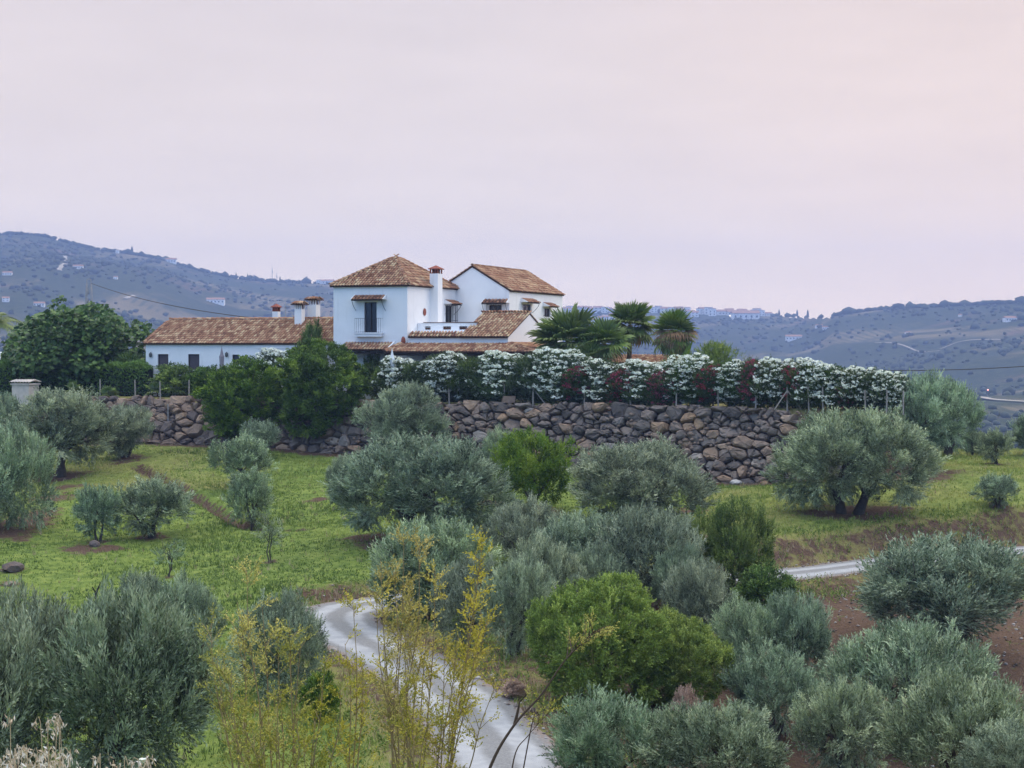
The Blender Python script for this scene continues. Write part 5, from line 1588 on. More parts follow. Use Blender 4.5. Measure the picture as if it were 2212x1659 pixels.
def bush_crown(seed, hw, h, z0, nt, ns, k, ln, wd, nl, Lt=0.4, rt=0.2, L0=0.2, upb=0.6, rl=0.26, rh=0.46, inner=0.12, under=0.8, var=0.24):
    rng = np.random.default_rng(seed)
    lob = clump_lobes(rng, hw, h, z0, nl, rl, rh, -0.85, 0.9, 5)
    return tuft_crown(seed + 1, lob, hw, h, z0, nt, ns, k, ln, wd, Lt, rt, L0, 0.3, upb, under, var, 0.9, 0.2, inner), lob
cm, lob = bush_crown(201, 2.4, 5.0, 0.05, 760, 20, 8, 0.115, 0.052, 20, 0.42, 0.20, 0.22); proto("bush", cm, lob, 0.6, 0.12, 2.4, 5.0, M_GREEN, 3, 201)
cm, lob = bush_crown(202, 2.1, 3.2, 0.05, 1250, 15, 7, 0.075, 0.032, 14, 0.28, 0.12, 0.17, 0.8, 0.34, 0.52); proto("vivid", cm, lob, 0.5, 0.10, 2.1, 3.2, M_VIVID, 3, 202)
cm, lob = bush_crown(203, 2.2, 3.8, 0.4, 330, 16, 9, 0.12, 0.042, 20, 0.5, 0.20, 0.32, 0.8, 0.2, 0.36, 0.2, 0.6, 0.3); proto("almond", cm, lob, 0.7, 0.09, 2.2, 3.8, M_ALMOND, 2, 203, nl=12)
cm, lob = bush_crown(204, 1.1, 1.8, 0.02, 190, 16, 8, 0.10, 0.042, 9, 0.34, 0.16, 0.22, 0.8); proto("shrub", cm, lob, 0.4, 0.05, 1.1, 1.8, M_GREEN, 3, 204)

def plant(key, name, u0, u1, v0, vb, label, cat, group=None, rot=None, ub=None, depth=None, flat=1.0):
    crown, trunk, hw, h = PROTO[key]
    uc = (u0 + u1) / 2 if ub is None else ub
    if depth is None: g = ground(uc, vb)
    else:
        x = (uc - CU) / F * depth; g = Vector((x, depth, hz(x, depth)))
    D = g.y
    w = (u1 - u0) * D / F; hh = EYE + (HV - v0) / F * D - g.z
    sx = w / (2 * hw); sz = hh / h
    e = empty(name, g, random.uniform(0, 6.28) if rot is None else rot)
    e.scale = (sx * random.uniform(0.94, 1.08), sx * flat * random.uniform(0.9, 1.1), sz)
    e.rotation_euler.x = random.uniform(-0.06, 0.06); e.rotation_euler.y = random.uniform(-0.06, 0.06)
    link("trunk", trunk, None, e); link("crown", crown, None, e)
    tag(e, label, cat, group)
    return e

OT = "olive tree"
OLIVES = [
 # left field
 ("olive_tall", 20, 245, 843, 1030, "large olive tree with a thick dark trunk beside the bare earth strip", 1.0),
 ("olive_mid", 215, 325, 878, 988, "olive tree between the thick trunked olive and the tan boulder wall", 2.0),
 ("olive_mid3", -95, 105, 905, 1146, "broad olive tree overhanging the bare earth strip at the field edge", 0.5),
 ("olive_mid", -60, 50, 850, 985, "pale olive tree standing below the gate pillar", 4.0),
 ("olive_small", 163, 262, 1048, 1170, "loose twiggy young olive beside the dark earth pit", 1.1),
 ("olive_small2", 252, 408, 1033, 1162, "young olive with dense low dark crown right of the earth pit", 2.6),
 ("olive_sapling", 328, 402, 1163, 1246, "thin olive sapling with bare stems in the grass", 0.3),
 ("olive_small2", 458, 577, 942, 1060, "silvery young olive just above the erosion gully", 5.0),
 ("olive_small", 493, 598, 1013, 1141, "rounded young olive rooted at the erosion gully", 3.1),
 ("olive_sapling", 545, 621, 1110, 1216, "sparse grey olive sapling below the erosion gully", 2.2),
 ("olive_small2", 520, 612, 908, 992, "pale olive bush against the foot of the boulder wall by the dark bushes", 0.9),
 # in front of the wall
 ("olive_mid", 712, 790, 985, 1100, "small olive leaning against the big spreading olive below the wall", 1.7),
 ("olive_big", 755, 1088, 945, 1172, "big spreading olive with dark multiple trunks in front of the boulder wall", 0.4),
 ("olive_tall", 794, 955, 832, 1012, "tall dark olive rising in front of the boulder wall to the fence", 2.9),
 ("olive_mid2", 1040, 1130, 925, 1040, "slight grey olive between the upright stone and the green almond", 2.4),
 ("olive_big2", 1238, 1542, 960, 1138, "wide silvery olive right of the green almond below the wall", 1.3),
 ("olive_big", 1678, 1992, 888, 1112, "largest olive of the right field covering the end of the boulder wall", 3.3),
 ("olive_tall", 1905, 2085, 812, 1020, "tall olive at the end of the terrace with a visible trunk", 4.4),
 ("olive_mid2", 1975, 2115, 812, 985, "darker olive standing behind the tall olive at the terrace end", 0.7),
 ("olive_mid3", 2070, 2140, 930, 985, "low olive at the crest behind the tall trunked olive", 0.2),
 ("olive_small2", 2118, 2188, 928, 1002, "small olive alone on the crest of the right field", 1.9),
 ("olive_small2", 2112, 2208, 1025, 1102, "small forked olive with two rounded heads in the right field", 0.0),
 ("olive_mid", 2190, 2300, 890, 985, "olive at the far edge of the right field crest", 0.4),
 # between wall and track
 ("olive_mid2", 1035, 1225, 1078, 1235, "olive with exposed dark crooked limbs below the big spreading olive", 5.2),
 ("olive_mid", 1155, 1360, 1110, 1300, "silvery olive right of the crooked limbed olive", 0.8),
 ("olive_mid3", 1270, 1525, 1095, 1320, "dense olive in the middle thicket beside the green twiggy shrub", 2.0),
 ("olive_mid2", 1040, 1190, 1205, 1420, "grey olive bordering the track left of the bright green bush", 3.5),
 ("olive_mid", 795, 1050, 1125, 1345, "broad grey green olive behind the yellow broom", 1.0),
 ("olive_mid3", 1395, 1530, 1180, 1340, "low silvery olive at the foot of the green twiggy shrub", 4.7),
 ("olive_mid3", 940, 1085, 1200, 1400, "low grey olive right behind the leaning broom stalk", 2.9),
 ("olive_mid2", 1095, 1250, 1160, 1345, "pale olive in the thicket above the bright green bush", 0.7),
 ("olive_mid", 1440, 1580, 1215, 1400, "grey olive behind the shoulder of the bright green bush", 1.9),
 ("olive_mid3", 1225, 1360, 1180, 1330, "dense low olive directly above the bright green bush", 5.0),
 # below the track, right
 ("olive_mid", 1868, 2205, 1163, 1420, "large soft green olive in front of the right stretch of track", 0.6),
 ("olive_mid2", 1538, 1690, 1292, 1490, "bluish olive behind the bright green bush", 1.5),
 ("olive_mid", 1635, 1792, 1285, 1500, "olive beside the bluish olive at the edge of brown soil", 3.9),
 ("olive_mid3", 1795, 2135, 1345, 1610, "wide olive on the brown slope below the large soft green olive", 2.7),
 ("olive_mid2", 1578, 1762, 1395, 1592, "upright olive with a dark base standing in brown soil", 0.1),
 ("olive_mid", 1725, 1925, 1475, 1705, "olive below the upright dark based olive", 5.5),
 ("olive_mid3", 1935, 2240, 1455, 1745, "pale olive at the lower right of the brown slope", 1.2),
 ("olive_mid2", 2080, 2300, 1560, 1770, "olive overlapping the pale olive on the lower brown slope", 2.2),
 ("olive_mid2", 1190, 1450, 1500, 1735, "silvery olive beside the near bend of the track with upright shoots", 0.9),
 ("olive_mid", 1425, 1690, 1525, 1750, "greenish olive next to the silvery one by the track bend", 4.1),
 # left foreground
 ("olive_mid3", -130, 215, 1290, 1725, "huge near olive mass behind the dry oats", 0.2),
 ("olive_mid", 110, 450, 1282, 1720, "huge near olive reaching from the oats to the broom", 3.0),
 ("olive_small2", 258, 352, 1235, 1370, "small dark olive at the lower edge of the left field", 1.0),
 ("olive_mid2", 325, 478, 1245, 1470, "dark shaded olive between the huge near olive and the broom", 2.5),
 ("olive_mid3", 500, 715, 1285, 1505, "olive behind the left broom clump beside the track bend", 5.1),
]
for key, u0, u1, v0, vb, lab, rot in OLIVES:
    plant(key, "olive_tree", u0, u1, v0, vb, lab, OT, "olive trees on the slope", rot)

plant("bush", "evergreen_bush", 430, 612, 776, 962, "big dark evergreen bush left of its taller twin before the annex", "bush", "evergreen bushes at the wall", 0.6)
plant("bush", "evergreen_bush", 602, 796, 740, 940, "taller evergreen bush hiding the lower tower corner", "bush", "evergreen bushes at the wall", 2.4)
plant("almond", "almond_tree", 1058, 1245, 932, 1105, "fresh green almond tree between the two big olives below the wall", "almond tree", None, 0.4)
plant("almond", "almond_tree", 1492, 1678, 1082, 1312, "green twiggy almond shrub in front of the track and field bank", "almond tree", None, 3.0)
plant("vivid", "round_bush", 1148, 1432, 1246, 1520, "bright green rounded bush, the taller of two at the track", "bush", None, 0.3)
plant("vivid", "round_bush", 1335, 1562, 1325, 1530, "bright green rounded bush, the lower one right of its taller twin", "bush", None, 2.2)
plant("shrub", "green_shrub", 1592, 1712, 1222, 1330, "low green shrub on the lower edge of the track by the almond", "shrub", None, 1.0)
plant("shrub", "green_shrub", 775, 840, 760, 866, "leafy green shrub between the tall evergreen bush and the first oleander", "shrub", None, 1.0, depth=119)
plant("shrub", "green_shrub", 800, 870, 790, 868, "low green shrub at the left end of the oleander hedge", "shrub", None, 2.0, depth=117.4)
plant("shrub", "green_shrub", 330, 440, 788, 862, "leafy shrub under the second annex window", "shrub", None, 2.6, depth=124.2)
plant("shrub", "green_shrub", 405, 480, 792, 862, "dark shrub at the foot of the grey parasol", "shrub", None, 0.6, depth=123.6)
plant("shrub", "green_shrub", 650, 725, 1455, 1560, "low green shrub on the verge inside the left broom", "shrub", None, 0.2)
plant("shrub", "green_shrub", 640, 700, 700, 860, "dark green shrub between annex and tower", "shrub", None, 0.2, depth=121)

# dry pinkish twiggy shrub
M_DRYTWIG = leaf_mat("dry_twig_leaves", [(0.0, (0.34, 0.22, 0.15)), (1.0, (0.66, 0.48, 0.36))], 0.9, 0.1, hue=0.0)
cmd = PROTO["shrub"][0].copy(); cmd.materials.clear(); cmd.materials.append(M_DRYTWIG)
PROTO["dry"] = (cmd, PROTO["shrub"][1], PROTO["shrub"][2], PROTO["shrub"][3])
plant("dry", "dry_shrub", 1448, 1502, 1485, 1590, "dried pinkish shrub between the bright green bush and the silvery olive", "shrub", None, 0.9)
plant("dry", "dry_shrub", 1085, 1135, 1468, 1510, "tuft of dry orange brown scrub on the track verge", "shrub", None, 2.1)

# ---- fig tree with large leaves
def fig_leaves(seed, P, D, size):
    rng = np.random.default_rng(seed); n = len(P)
    ld = unit(D + rng.normal(0, 0.45, P.shape) + np.array([0, 0, -0.25])); sd = unit(np.cross(ld, unit(rng.normal(size=P.shape) * 0.5 + np.array([0, -0.6, 1.0]))))
    nrm = np.cross(sd, ld)
    s = size * rng.uniform(0.65, 1.25, n)[:, None]
    out = [(0, 0, 0), (0.52, 0.22, 0.10), (0.30, 0.52, 0.05), (0.50, 0.80, 0.02), (0, 1.05, -0.16), (-0.50, 0.80, 0.02), (-0.30, 0.52, 0.05), (-0.52, 0.22, 0.10), (0, 0.5, -0.04)]
    V = np.stack([P + sd * s * a + ld * s * b + nrm * s * c for a, b, c in out], 1)
    tri = np.array([(0, 1, 8), (1, 2, 8), (2, 3, 8), (3, 4, 8), (4, 5, 8), (5, 6, 8), (6, 7, 8), (7, 0, 8)])
    Q = (tri[None] + (np.arange(n) * 9)[:, None, None]).reshape(-1, 3)
    lc = np.clip(rng.normal(0.45, 0.22, n), 0, 1)
    return V.reshape(-1, 3), Q, np.repeat(lc, 9)
rng = np.random.default_rng(301)
figd = 129.0; fx = (165 - CU) / F * figd
fw = 145 * figd / F; ftop = EYE + (HV - 662) / F * figd - ZT
lob = clump_lobes(rng, fw * 0.95, ftop, 0.2, 26, 0.22, 0.36, -0.9, 0.9, 6)
p, nn = crown_shell(rng, lob, 11000, 0.38, 0.80)
V, Q, C = fig_leaves(302, p, nn, 0.27)
V = fit(V, fw, ftop, 0.2)
tp = np.array([(-1.6, -0.3, ftop + 0.1), (-1.4, 0, ftop + 0.4), (-1.9, 0.2, ftop + 0.0), (-1.2, 0, ftop + 0.7), (-1.0, 0.1, ftop + 0.5)])
tp = np.repeat(tp, 9, 0) + rng.normal(0, 0.16, (45, 3))
v2, q2, c2 = fig_leaves(303, tp, unit(rng.normal(size=(45, 3)) + np.array([0, 0, 0.8])), 0.26)
V = np.concatenate([V, v2]); Q = np.concatenate([Q, q2 + len(V) - len(v2)]); C = np.concatenate([C, c2])
fig = empty("fig_tree", (fx, figd, ZT))
link("crown", np_mesh("crown", V, Q, {"lc": C}), M_FIG, fig)
link("trunk", trunk_mesh(300, 0.8, lob, 0.13, 2, nl=8), M_BARK, fig)
tag(fig, "broad dark green fig tree with large leaves left of the annex", "fig tree")

# ---- clipped dark hedge, left
def hedge(u0, u1, d0, d1, depth, h, label, mat, seed, n, parts=1):
    rng = np.random.default_rng(seed)
    a = pix(u0, 740, d0); b = pix(u1, 740, d1); L = math.hypot(b.x - a.x, b.y - a.y); ang_ = math.atan2(b.y - a.y, b.x - a.x)
    x = rng.uniform(0, L, n); face = rng.uniform(size=n)
    y = np.where(face < 0.55, rng.uniform(0, 0.2, n), rng.uniform(0, depth, n)); z = np.where(face < 0.55, rng.uniform(0.05, h, n), h - rng.uniform(0, 0.2, n))
    z = z * (1 + 0.07 * np.sin(x * 1.3) + 0.06 * np.sin(x * 3.1 + 1)); y = y + 0.12 * np.sin(x * 2.2 + z)
    p = np.stack([x, y, z], -1)
    nrm = np.where((face < 0.55)[:, None], np.array([0, -1.0, 0.2]), np.array([0, -0.2, 1.0]))
    d = unit(nrm + rng.normal(0, 0.45, p.shape)); Ls = rng.uniform(0.15, 0.38, n)
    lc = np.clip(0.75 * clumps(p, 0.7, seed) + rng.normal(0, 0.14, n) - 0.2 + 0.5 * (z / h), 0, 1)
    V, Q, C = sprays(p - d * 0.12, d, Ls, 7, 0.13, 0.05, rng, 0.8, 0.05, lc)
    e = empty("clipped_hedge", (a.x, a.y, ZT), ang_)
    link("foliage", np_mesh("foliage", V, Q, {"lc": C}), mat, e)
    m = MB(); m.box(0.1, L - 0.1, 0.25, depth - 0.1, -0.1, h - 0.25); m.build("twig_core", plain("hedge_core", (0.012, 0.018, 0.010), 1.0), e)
    tag(e, label, "hedge"); return e
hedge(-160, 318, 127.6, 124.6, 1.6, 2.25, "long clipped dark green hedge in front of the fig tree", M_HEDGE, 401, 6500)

# ---- oleanders
def oleander(seed, flower_mat, nfl, top_bias):
    rng = np.random.default_rng(seed)
    hw, h = 1.25, 3.0
    lob = clump_lobes(rng, hw, h, 0.1, 14, 0.34, 0.5, -0.95, 1.0, 3)
    p, nn = crown_shell(rng, lob, 2300, 0.3, 0.75)
    d = unit(nn * 0.5 + np.array([0, 0, 0.9]) + rng.normal(0, 0.3, p.shape))
    lc = np.clip(0.6 * clumps(p, 0.6, seed) + 0.25 * p[:, 2] / h + rng.normal(0, 0.12, len(p)), 0, 1)
    V, Q, C = sprays(p - d * 0.15, d, rng.uniform(0.25, 0.5, len(p)), 9, 0.16, 0.036, rng, 0.6, 0.0, lc)
    fol = np_mesh("foliage", fit(V, hw, h, 0.05), Q, {"lc": C}); fol.materials.append(M_OLEA)
    fl = None
    if nfl:
        q, n2 = crown_shell(rng, lob, nfl * 6, 0.0, 0.97)
        q = q + n2 * 0.12
        w = np.clip((q[:, 2] / h - 0.10) * 1.25, 0.04, 1) * (n2[:, 2] > -0.75); w = w ** top_bias
        idx = []
        for i in rng.permutation(len(q)):
            if rng.uniform() < w[i] and all(((q[i] - q[j]) ** 2).sum() > 0.25 ** 2 for j in idx): idx.append(i)
            if len(idx) >= nfl: break
        q, n2 = q[idx], n2[idx]; m_ = len(idx); k = 24
        rad = rng.uniform(0.07, 0.15, (m_, 1, 1)); off = unit(rng.normal(size=(m_, k, 3)) + n2[:, None] * 0.9)
        pos = q[:, None] + off * rad * np.array([1.45, 1.45, 0.8])
        ld = unit(off + rng.normal(0, 0.5, (m_, k, 3))); sd = unit(np.cross(ld, rng.normal(size=(m_, k, 3))))
        V, Q, C = leaf_quads((pos - ld * 0.04).reshape(-1, 3), ld.reshape(-1, 3), sd.reshape(-1, 3), 0.12, 0.12, rng.uniform(0, 1, m_ * k))
        fl = np_mesh("flowers", V, Q, {"lc": C}); fl.materials.append(flower_mat)
    m = MB(); rg = random.Random(seed)
    for k in range(9):
        a = rg.uniform(0, 6.28); r = rg.uniform(0.05, 0.35); e_ = (math.cos(a) * rg.uniform(0.3, 0.9), math.sin(a) * rg.uniform(0.3, 0.9), rg.uniform(1.2, 2.2))
        m.tube([(math.cos(a) * r, math.sin(a) * r, -0.1), (e_[0] * 0.5, e_[1] * 0.5, e_[2] * 0.5), e_], [0.03, 0.025, 0.012], 5)
    st = m.mesh("stems"); st.materials.append(M_BARK)
    return fol, fl, st
OLW = [oleander(501, M_WHITEFL, 210, 0.8), oleander(502, M_WHITEFL, 150, 0.9), oleander(503, M_WHITEFL, 230, 0.7)]
OLR = [oleander(511, M_REDFL, 190, 0.6), oleander(512, M_REDFL, 120, 0.7)]
OLG = [oleander(521, None, 0, 1.0)]
def hedge_xy(u, inset):
    s = arc_of_u(u); p, t, n = wall_at(s); q = p - n * inset
    # stay on the sight line
    for _ in range(4):
        uu = CU + q.x / q.y * F; s += (u - uu) / F * q.y / max(t.x, 0.3); p, t, n = wall_at(s); q = p - n * inset
    return q
W1 = "white flowering oleander"
OLE = [  # (set, variant, centre u, half width px, top v, label)
 ('w', 1, 858, 34, 768, W1 + " at the left end of the hedge, thinly flowered"),
 ('g', 0, 915, 34, 775, "dark leafy oleander without flowers, second shrub of the hedge"),
 ('w', 0, 966, 46, 762, W1 + " between two dark leafy oleanders at the hedge's left end"),
 ('g', 0, 1025, 34, 772, "dark leafy oleander before the porch eave, right of the densest left shrub"),
 ('w', 1, 1085, 48, 765, W1 + " below the right end of the porch roof"),
 ('g', 0, 1145, 32, 768, "dark leafy oleander behind the braced fence post"),
 ('w', 2, 1204, 54, 758, W1 + ", the widest, below the first palm"),
 ('r', 1, 1252, 30, 785, "dark crimson oleander under the first palm"),
 ('w', 0, 1300, 46, 772, W1 + " between the first and second palm"),
 ('r', 0, 1345, 26, 785, "crimson oleander under the second palm"),
 ('w', 1, 1388, 46, 775, W1 + " in front of the garden hut roof"),
 ('r', 0, 1437, 28, 788, "rosy crimson oleander between hut roof and third palm"),
 ('w', 2, 1486, 48, 768, W1 + " below the shaggy third palm"),
 ('r', 1, 1535, 30, 782, "brownish crimson oleander right of the shaggy palm"),
 ('w', 0, 1584, 46, 774, W1 + " right of the shaggy palm's crimson neighbour"),
 ('r', 0, 1631, 26, 776, "brightest crimson oleander rising to the hedge top"),
 ('w', 2, 1676, 42, 770, W1 + " beside the brightest crimson shrub"),
 ('r', 1, 1716, 22, 790, "small crimson oleander by the doubly braced post"),
 ('w', 1, 1750, 38, 778, W1 + " behind the doubly braced post"),
 ('w', 0, 1800, 38, 790, W1 + ", third from the hedge's right end"),
 ('r', 0, 1832, 18, 808, "narrow crimson oleander near the hedge's right end"),
 ('w', 2, 1858, 36, 794, W1 + ", second from the hedge's right end"),
 ('g', 0, 1888, 24, 800, "leafy green oleander next to the last flowering one"),
 ('w', 2, 1918, 32, 797, W1 + " at the hedge's very right end"),
 ('w', 1, 596, 40, 752, W1 + " between the two evergreen bushes"),
]
for (kind, var, u, hwpx, vt, lab) in OLE:
    q = hedge_xy(u, 1.25 if kind == 'r' else 1.6) if u > 700 else hedge_xy(u, 3.0)
    fol, fl, st = {'w': OLW, 'r': OLR, 'g': OLG}[kind][var]
    D = q.y; hh = EYE + (HV - vt) / F * D - ZT; w = 2 * hwpx * D / F
    e = empty("oleander_shrub", (q.x, q.y, ZT), random.uniform(-0.5, 0.5) + (0 if random.random() > 0.5 else 3.14)); e.scale = (w / 2.5 * 1.42, min(1.0, w / 2.5 * 1.2), (hh - 0.12) / 3.0 * random.uniform(0.94, 1.03))
    link("foliage", fol, None, e)
    if fl: link("flowers", fl, None, e)
    link("stems", st, None, e)
    tag(e, lab, "oleander", "oleander hedge on the terrace edge")

# ---- fan palms
def fan_frond(seed, nleaf=24, R0=1.0, pet=0.8, droop=0.35, arc=2.1):
    rng = np.random.default_rng(seed); V, Q, C = [], [], []
    def q4(a, b, c, d, lc):
        n = len(V); V.extend([a, b, c, d]); Q.append((n, n + 1, n + 2, n + 3)); C.extend([lc] * 4)
    for k in range(4):                         # petiole
        y0, y1 = pet * k / 4, pet * (k + 1) / 4; w0, w1 = 0.022, 0.018; z0, z1 = 0.04 * math.sin(y0), 0.04 * math.sin(y1)
        q4((-w0, y0, z0), (w0, y0, z0), (w1, y1, z1), (-w1, y1, z1), 0.75)
    for i in range(nleaf):
        a = (i / (nleaf - 1) - 0.5) * 2 * arc; L = R0 * (0.72 + 0.28 * math.cos(a * 0.6)) * rng.uniform(0.9, 1.08)
        dx, dy = math.sin(a), math.cos(a); px, py = dy, -dx
        w = R0 * 0.052; lc = float(np.clip(rng.normal(0.45, 0.16), 0, 1)); z = 0.03; fold = 0.03 * (1 if i % 2 else -1)
        pts = []
        for t, ww, dr in ((0.03, 0.25, 0), (0.35, 0.95, 0.02), (0.68, 1.0, 0.10), (0.88, 0.5, 0.26), (1.0, 0.05, 0.55)):
            c = (dx * L * t, pet + dy * L * t, z - droop * dr * L + 0.16 * abs(math.sin(a)) * t * R0 * 0.5)
            pts.append(((c[0] + px * w * ww, c[1] + py * w * ww, c[2] + fold * ww), (c[0] - px * w * ww, c[1] - py * w * ww, c[2] - fold * ww)))
        for (l0, r0), (l1, r1) in zip(pts[:-1], pts[1:]): q4(l0, r0, r1, l1, lc)
    return np_mesh("frond", np.array(V), np.array(Q), {"lc": C})
FR = [fan_frond(k, 26, 1.0, 0.75, dr_) for k, dr_ in ((601, 0.10), (602, 0.35), (603, 0.8))]
FRD = []
for f in FR: f.materials.append(M_PALM)
for k in range(2):
    f = fan_frond(610 + k, 18, 0.8, 0.6, 1.1, 1.5); f.materials.append(M_DEADPALM); FRD.append(f)
M_PALMTRUNK = plain("palm_trunk", (0.16, 0.10, 0.065), 0.95, 0.3, 12)
def palm(loc, height, rad, n, label, seed, dead=3, name="fan_palm", lean=0.0, tr=0.16, elmin=-55):
    rg = random.Random(seed); e = empty(name, loc)
    m = MB(); nseg = max(4, int(height / 0.22)); pts, rd = [], []
    for k in range(nseg + 1):
        z = height * k / nseg; pts += [(lean * z * z / max(height, 0.1), 0, z - 0.15)]; rd += [tr * (1.25 - 0.3 * k / nseg) * (1.0 + (0.12 if k % 2 else -0.05))]
    m.tube(pts, rd, 10); m.build("trunk", M_PALMTRUNK, e)
    top = Vector((lean * height, 0, height - 0.2))
    for k in range(n + dead):
        f_ = k / max(1, n - 1); isd = k >= n
        el = R(78 - (78 - elmin) * f_ ** 0.85) if not isd else R(rg.uniform(-78, -45) if dead < 6 else rg.uniform(-55, 5)); az = k * 2.39996 + rg.uniform(-0.2, 0.2)
        if isd: az = rg.uniform(-2.6, -0.5)
        fm = rg.choice(FRD) if isd else (FR[0] if f_ < 0.35 else (FR[1] if f_ < 0.7 else FR[2]))
        o = link("dry_frond" if isd else "frond", fm, None, e, top)
        d = Vector((math.cos(az) * math.cos(el), math.sin(az) * math.cos(el), math.sin(el)))
        x = d.cross(Vector((0, 0, 1))).normalized() if abs(d.z) < 0.99 else Vector((1, 0, 0)); z = x.cross(d)
        M = Matrix((x, d, z)).transposed().to_4x4() @ Matrix.Rotation(rg.uniform(-0.35, 0.35), 4, 'Y')
        s = rad / 1.75 * (rg.uniform(0.85, 1.1) if not (isd and dead > 6) else rg.uniform(1.05, 1.2))
        M = Matrix.Translation(top) @ M @ Matrix.Scale(s, 4)
        o.matrix_local = M
    tag(e, label, "palm")
def palm_at(u, v, D, rad_px, n, label, seed, **kw):
    p = pix(u, v, D); palm((p.x, p.y, ZT), p.z - ZT, rad_px * D / F, n, label, seed, **kw)
palm_at(1228, 735, 114, 92, 34, "spreading fan palm nearest the house", 1, dead=3, tr=0.2, elmin=-30)
palm_at(1305, 738, 113, 68, 26, "low dense fan palm between two taller palms", 2, dead=2, tr=0.18, elmin=-25)
palm_at(1358, 697, 115.5, 66, 30, "tallest fan palm, second from the house", 3, dead=3, lean=0.02, elmin=-40)
palm_at(1456, 712, 113, 62, 36, "shaggy fan palm with hanging dry brown fronds", 4, dead=9, elmin=-75)
palm_at(1280, 765, 112, 50, 16, "short young fan palm at the foot of the palms", 7, dead=1, tr=0.12)
palm_at(200, 792, 127.6, 30, 13, "small fan palm rising behind the clipped hedge near the fig", 5, dead=0, tr=0.1, elmin=5)
palm_at(276, 790, 127.0, 42, 17, "bushy fan palm beside the annex corner", 6, dead=0, tr=0.12, elmin=0)
for u, v, r_, sd, lab in [(160, 832, 26, 11, "low broad leaved fan plant next to the gate pillar"), (233, 842, 28, 12, "low broad leaved fan plant between two left fence posts"), (340, 836, 34, 13, "leafy fan plant at the post under the first annex window"), (398, 832, 38, 14, "leafy fan plant on a pale stem near the dark evergreen bush")]:
    palm_at(u, v + 8, 123.6, r_, 10, lab, sd, dead=0, tr=0.05, elmin=-5, name="fan_plant")

# feather palm at the left edge
def feather_palm(loc, h, L, label):
    e = empty("feather_palm", loc); rg = random.Random(9)
    m = MB(); m.tube([(0, 0, -0.2), (0, 0, h * 0.5), (0, 0, h)], [0.2, 0.16, 0.14], 9); m.build("trunk", M_PALMTRUNK, e)
    rng = np.random.default_rng(9); k = 46
    t = np.linspace(0.1, 1, k)
    pos = np.stack([np.zeros(k), t * L, 0.35 * L * t - 0.75 * L * t ** 2.2], -1)
    P = np.repeat(pos, 2, 0); sg = np.tile([1.0, -1.0], k)
    ld = unit(np.stack([sg * 0.9, np.full(2 * k, 0.45), np.full(2 * k, -0.55)], -1) + rng.normal(0, 0.1, (2 * k, 3))); sd = unit(np.cross(ld, np.array([0, 0, 1.0]) + rng.normal(0, 0.2, (2 * k, 3))))
    V, Q, C = leaf_quads(P, ld, sd, 0.55, 0.05, np.clip(rng.normal(0.7, 0.15, 2 * k), 0, 1), 0.2)
    me = np_mesh("frond", V, Q, {"lc": C}); me.materials.append(M_PALM)
    for i_ in range(22):
        o = link("frond", me, None, e, (0, 0, h)); o.rotation_euler = (R(rg.uniform(-15, 62)), 0, i_ * 2.4)
    tag(e, label, "palm")
p = pix(-8, 700, 137); feather_palm((p.x, p.y, ZT), p.z - ZT, 2.2, "feathery drooping palm at the left of the fig tree")
# lime green bush by the fig
plant("shrub", "green_shrub", 2, 45, 735, 800, "lime green shrub peeping out left of the fig tree", "shrub", None, 0.4, depth=131)

# banana plant and willowy bush right of the palms
M_BANANA = leaf_mat("banana_leaves", [(0.0, (0.12, 0.21, 0.035)), (1.0, (0.22, 0.34, 0.07))], 0.45, 0.3, hue=0.0)
pb = pix(1473, 740, 112.3); ban = empty("banana_plant", (pb.x, pb.y, ZT)); rg = random.Random(2)
hb_ = EYE + (HV - 735) / F * 112.3 - ZT
for k in range(5):
    V, Q, C = [], [], []; a = rg.uniform(-0.5, 0.5)
    for j in range(8):
        t = j / 7; w = 0.26 * math.sin(math.pi * min(0.98, 0.08 + t * 0.92)) ; z = hb_ * 0.45 + t * hb_ * 0.55 * (1 - 0.12 * k); x = a * t * t * 1.6
        V += [(x - w, -0.05 * t, z), (x, -0.12 * t, z), (x + w, -0.05 * t, z)]; C += [0.5 + 0.1 * k - 0.2] * 3
    for j in range(7):
        b = 3 * j; Q += [(b, b + 1, b + 4, b + 3), (b + 1, b + 2, b + 5, b + 4)]
    link("leaf", np_mesh("leaf", V, Q, {"lc": C}), M_BANANA, ban, (0, 0, 0), k * 1.1)
m = MB(); m.tube([(0, 0, -0.1), (0, 0, hb_ * 0.5)], [0.1, 0.07], 8); m.build("stem", plain("banana_stem", (0.16, 0.19, 0.07), 0.7), ban)
tag(ban, "lime green banana plant below the shaggy palm", "banana plant")
rng = np.random.default_rng(77)
pb = pix(1545, 740, 111); hb_ = EYE + (HV - 742) / F * 111 - ZT
n = 900; hx = 1.45
p = np.stack([rng.normal(0, hx * 0.42, n), rng.normal(0, 0.5, n), hb_ * (0.45 + 0.5 * rng.uniform(0, 1, n) ** 0.8)], -1); p[:, 2] -= 0.30 * np.abs(p[:, 0]) ** 1.5
d = unit(np.stack([p[:, 0] * 0.5, rng.normal(0, 0.3, n), np.full(n, 0.9)], -1) + rng.normal(0, 0.3, (n, 3)))
V, Q, C = sprays(p, d, rng.uniform(0.3, 0.6, n), 8, 0.22, 0.035, rng, 0.7, -0.1)
wb = empty("willowy_bush", (pb.x, pb.y, ZT)); link("foliage", np_mesh("foliage", V, Q, {"lc": C}), M_ALMOND, wb)
m = MB(); rg = random.Random(4)
for k in range(12): m.tube([(rg.uniform(-0.3, 0.3), rg.uniform(-0.2, 0.2), -0.1), (rg.uniform(-1, 1), rg.uniform(-0.4, 0.4), hb_ * 0.8)], [0.025, 0.01], 5)
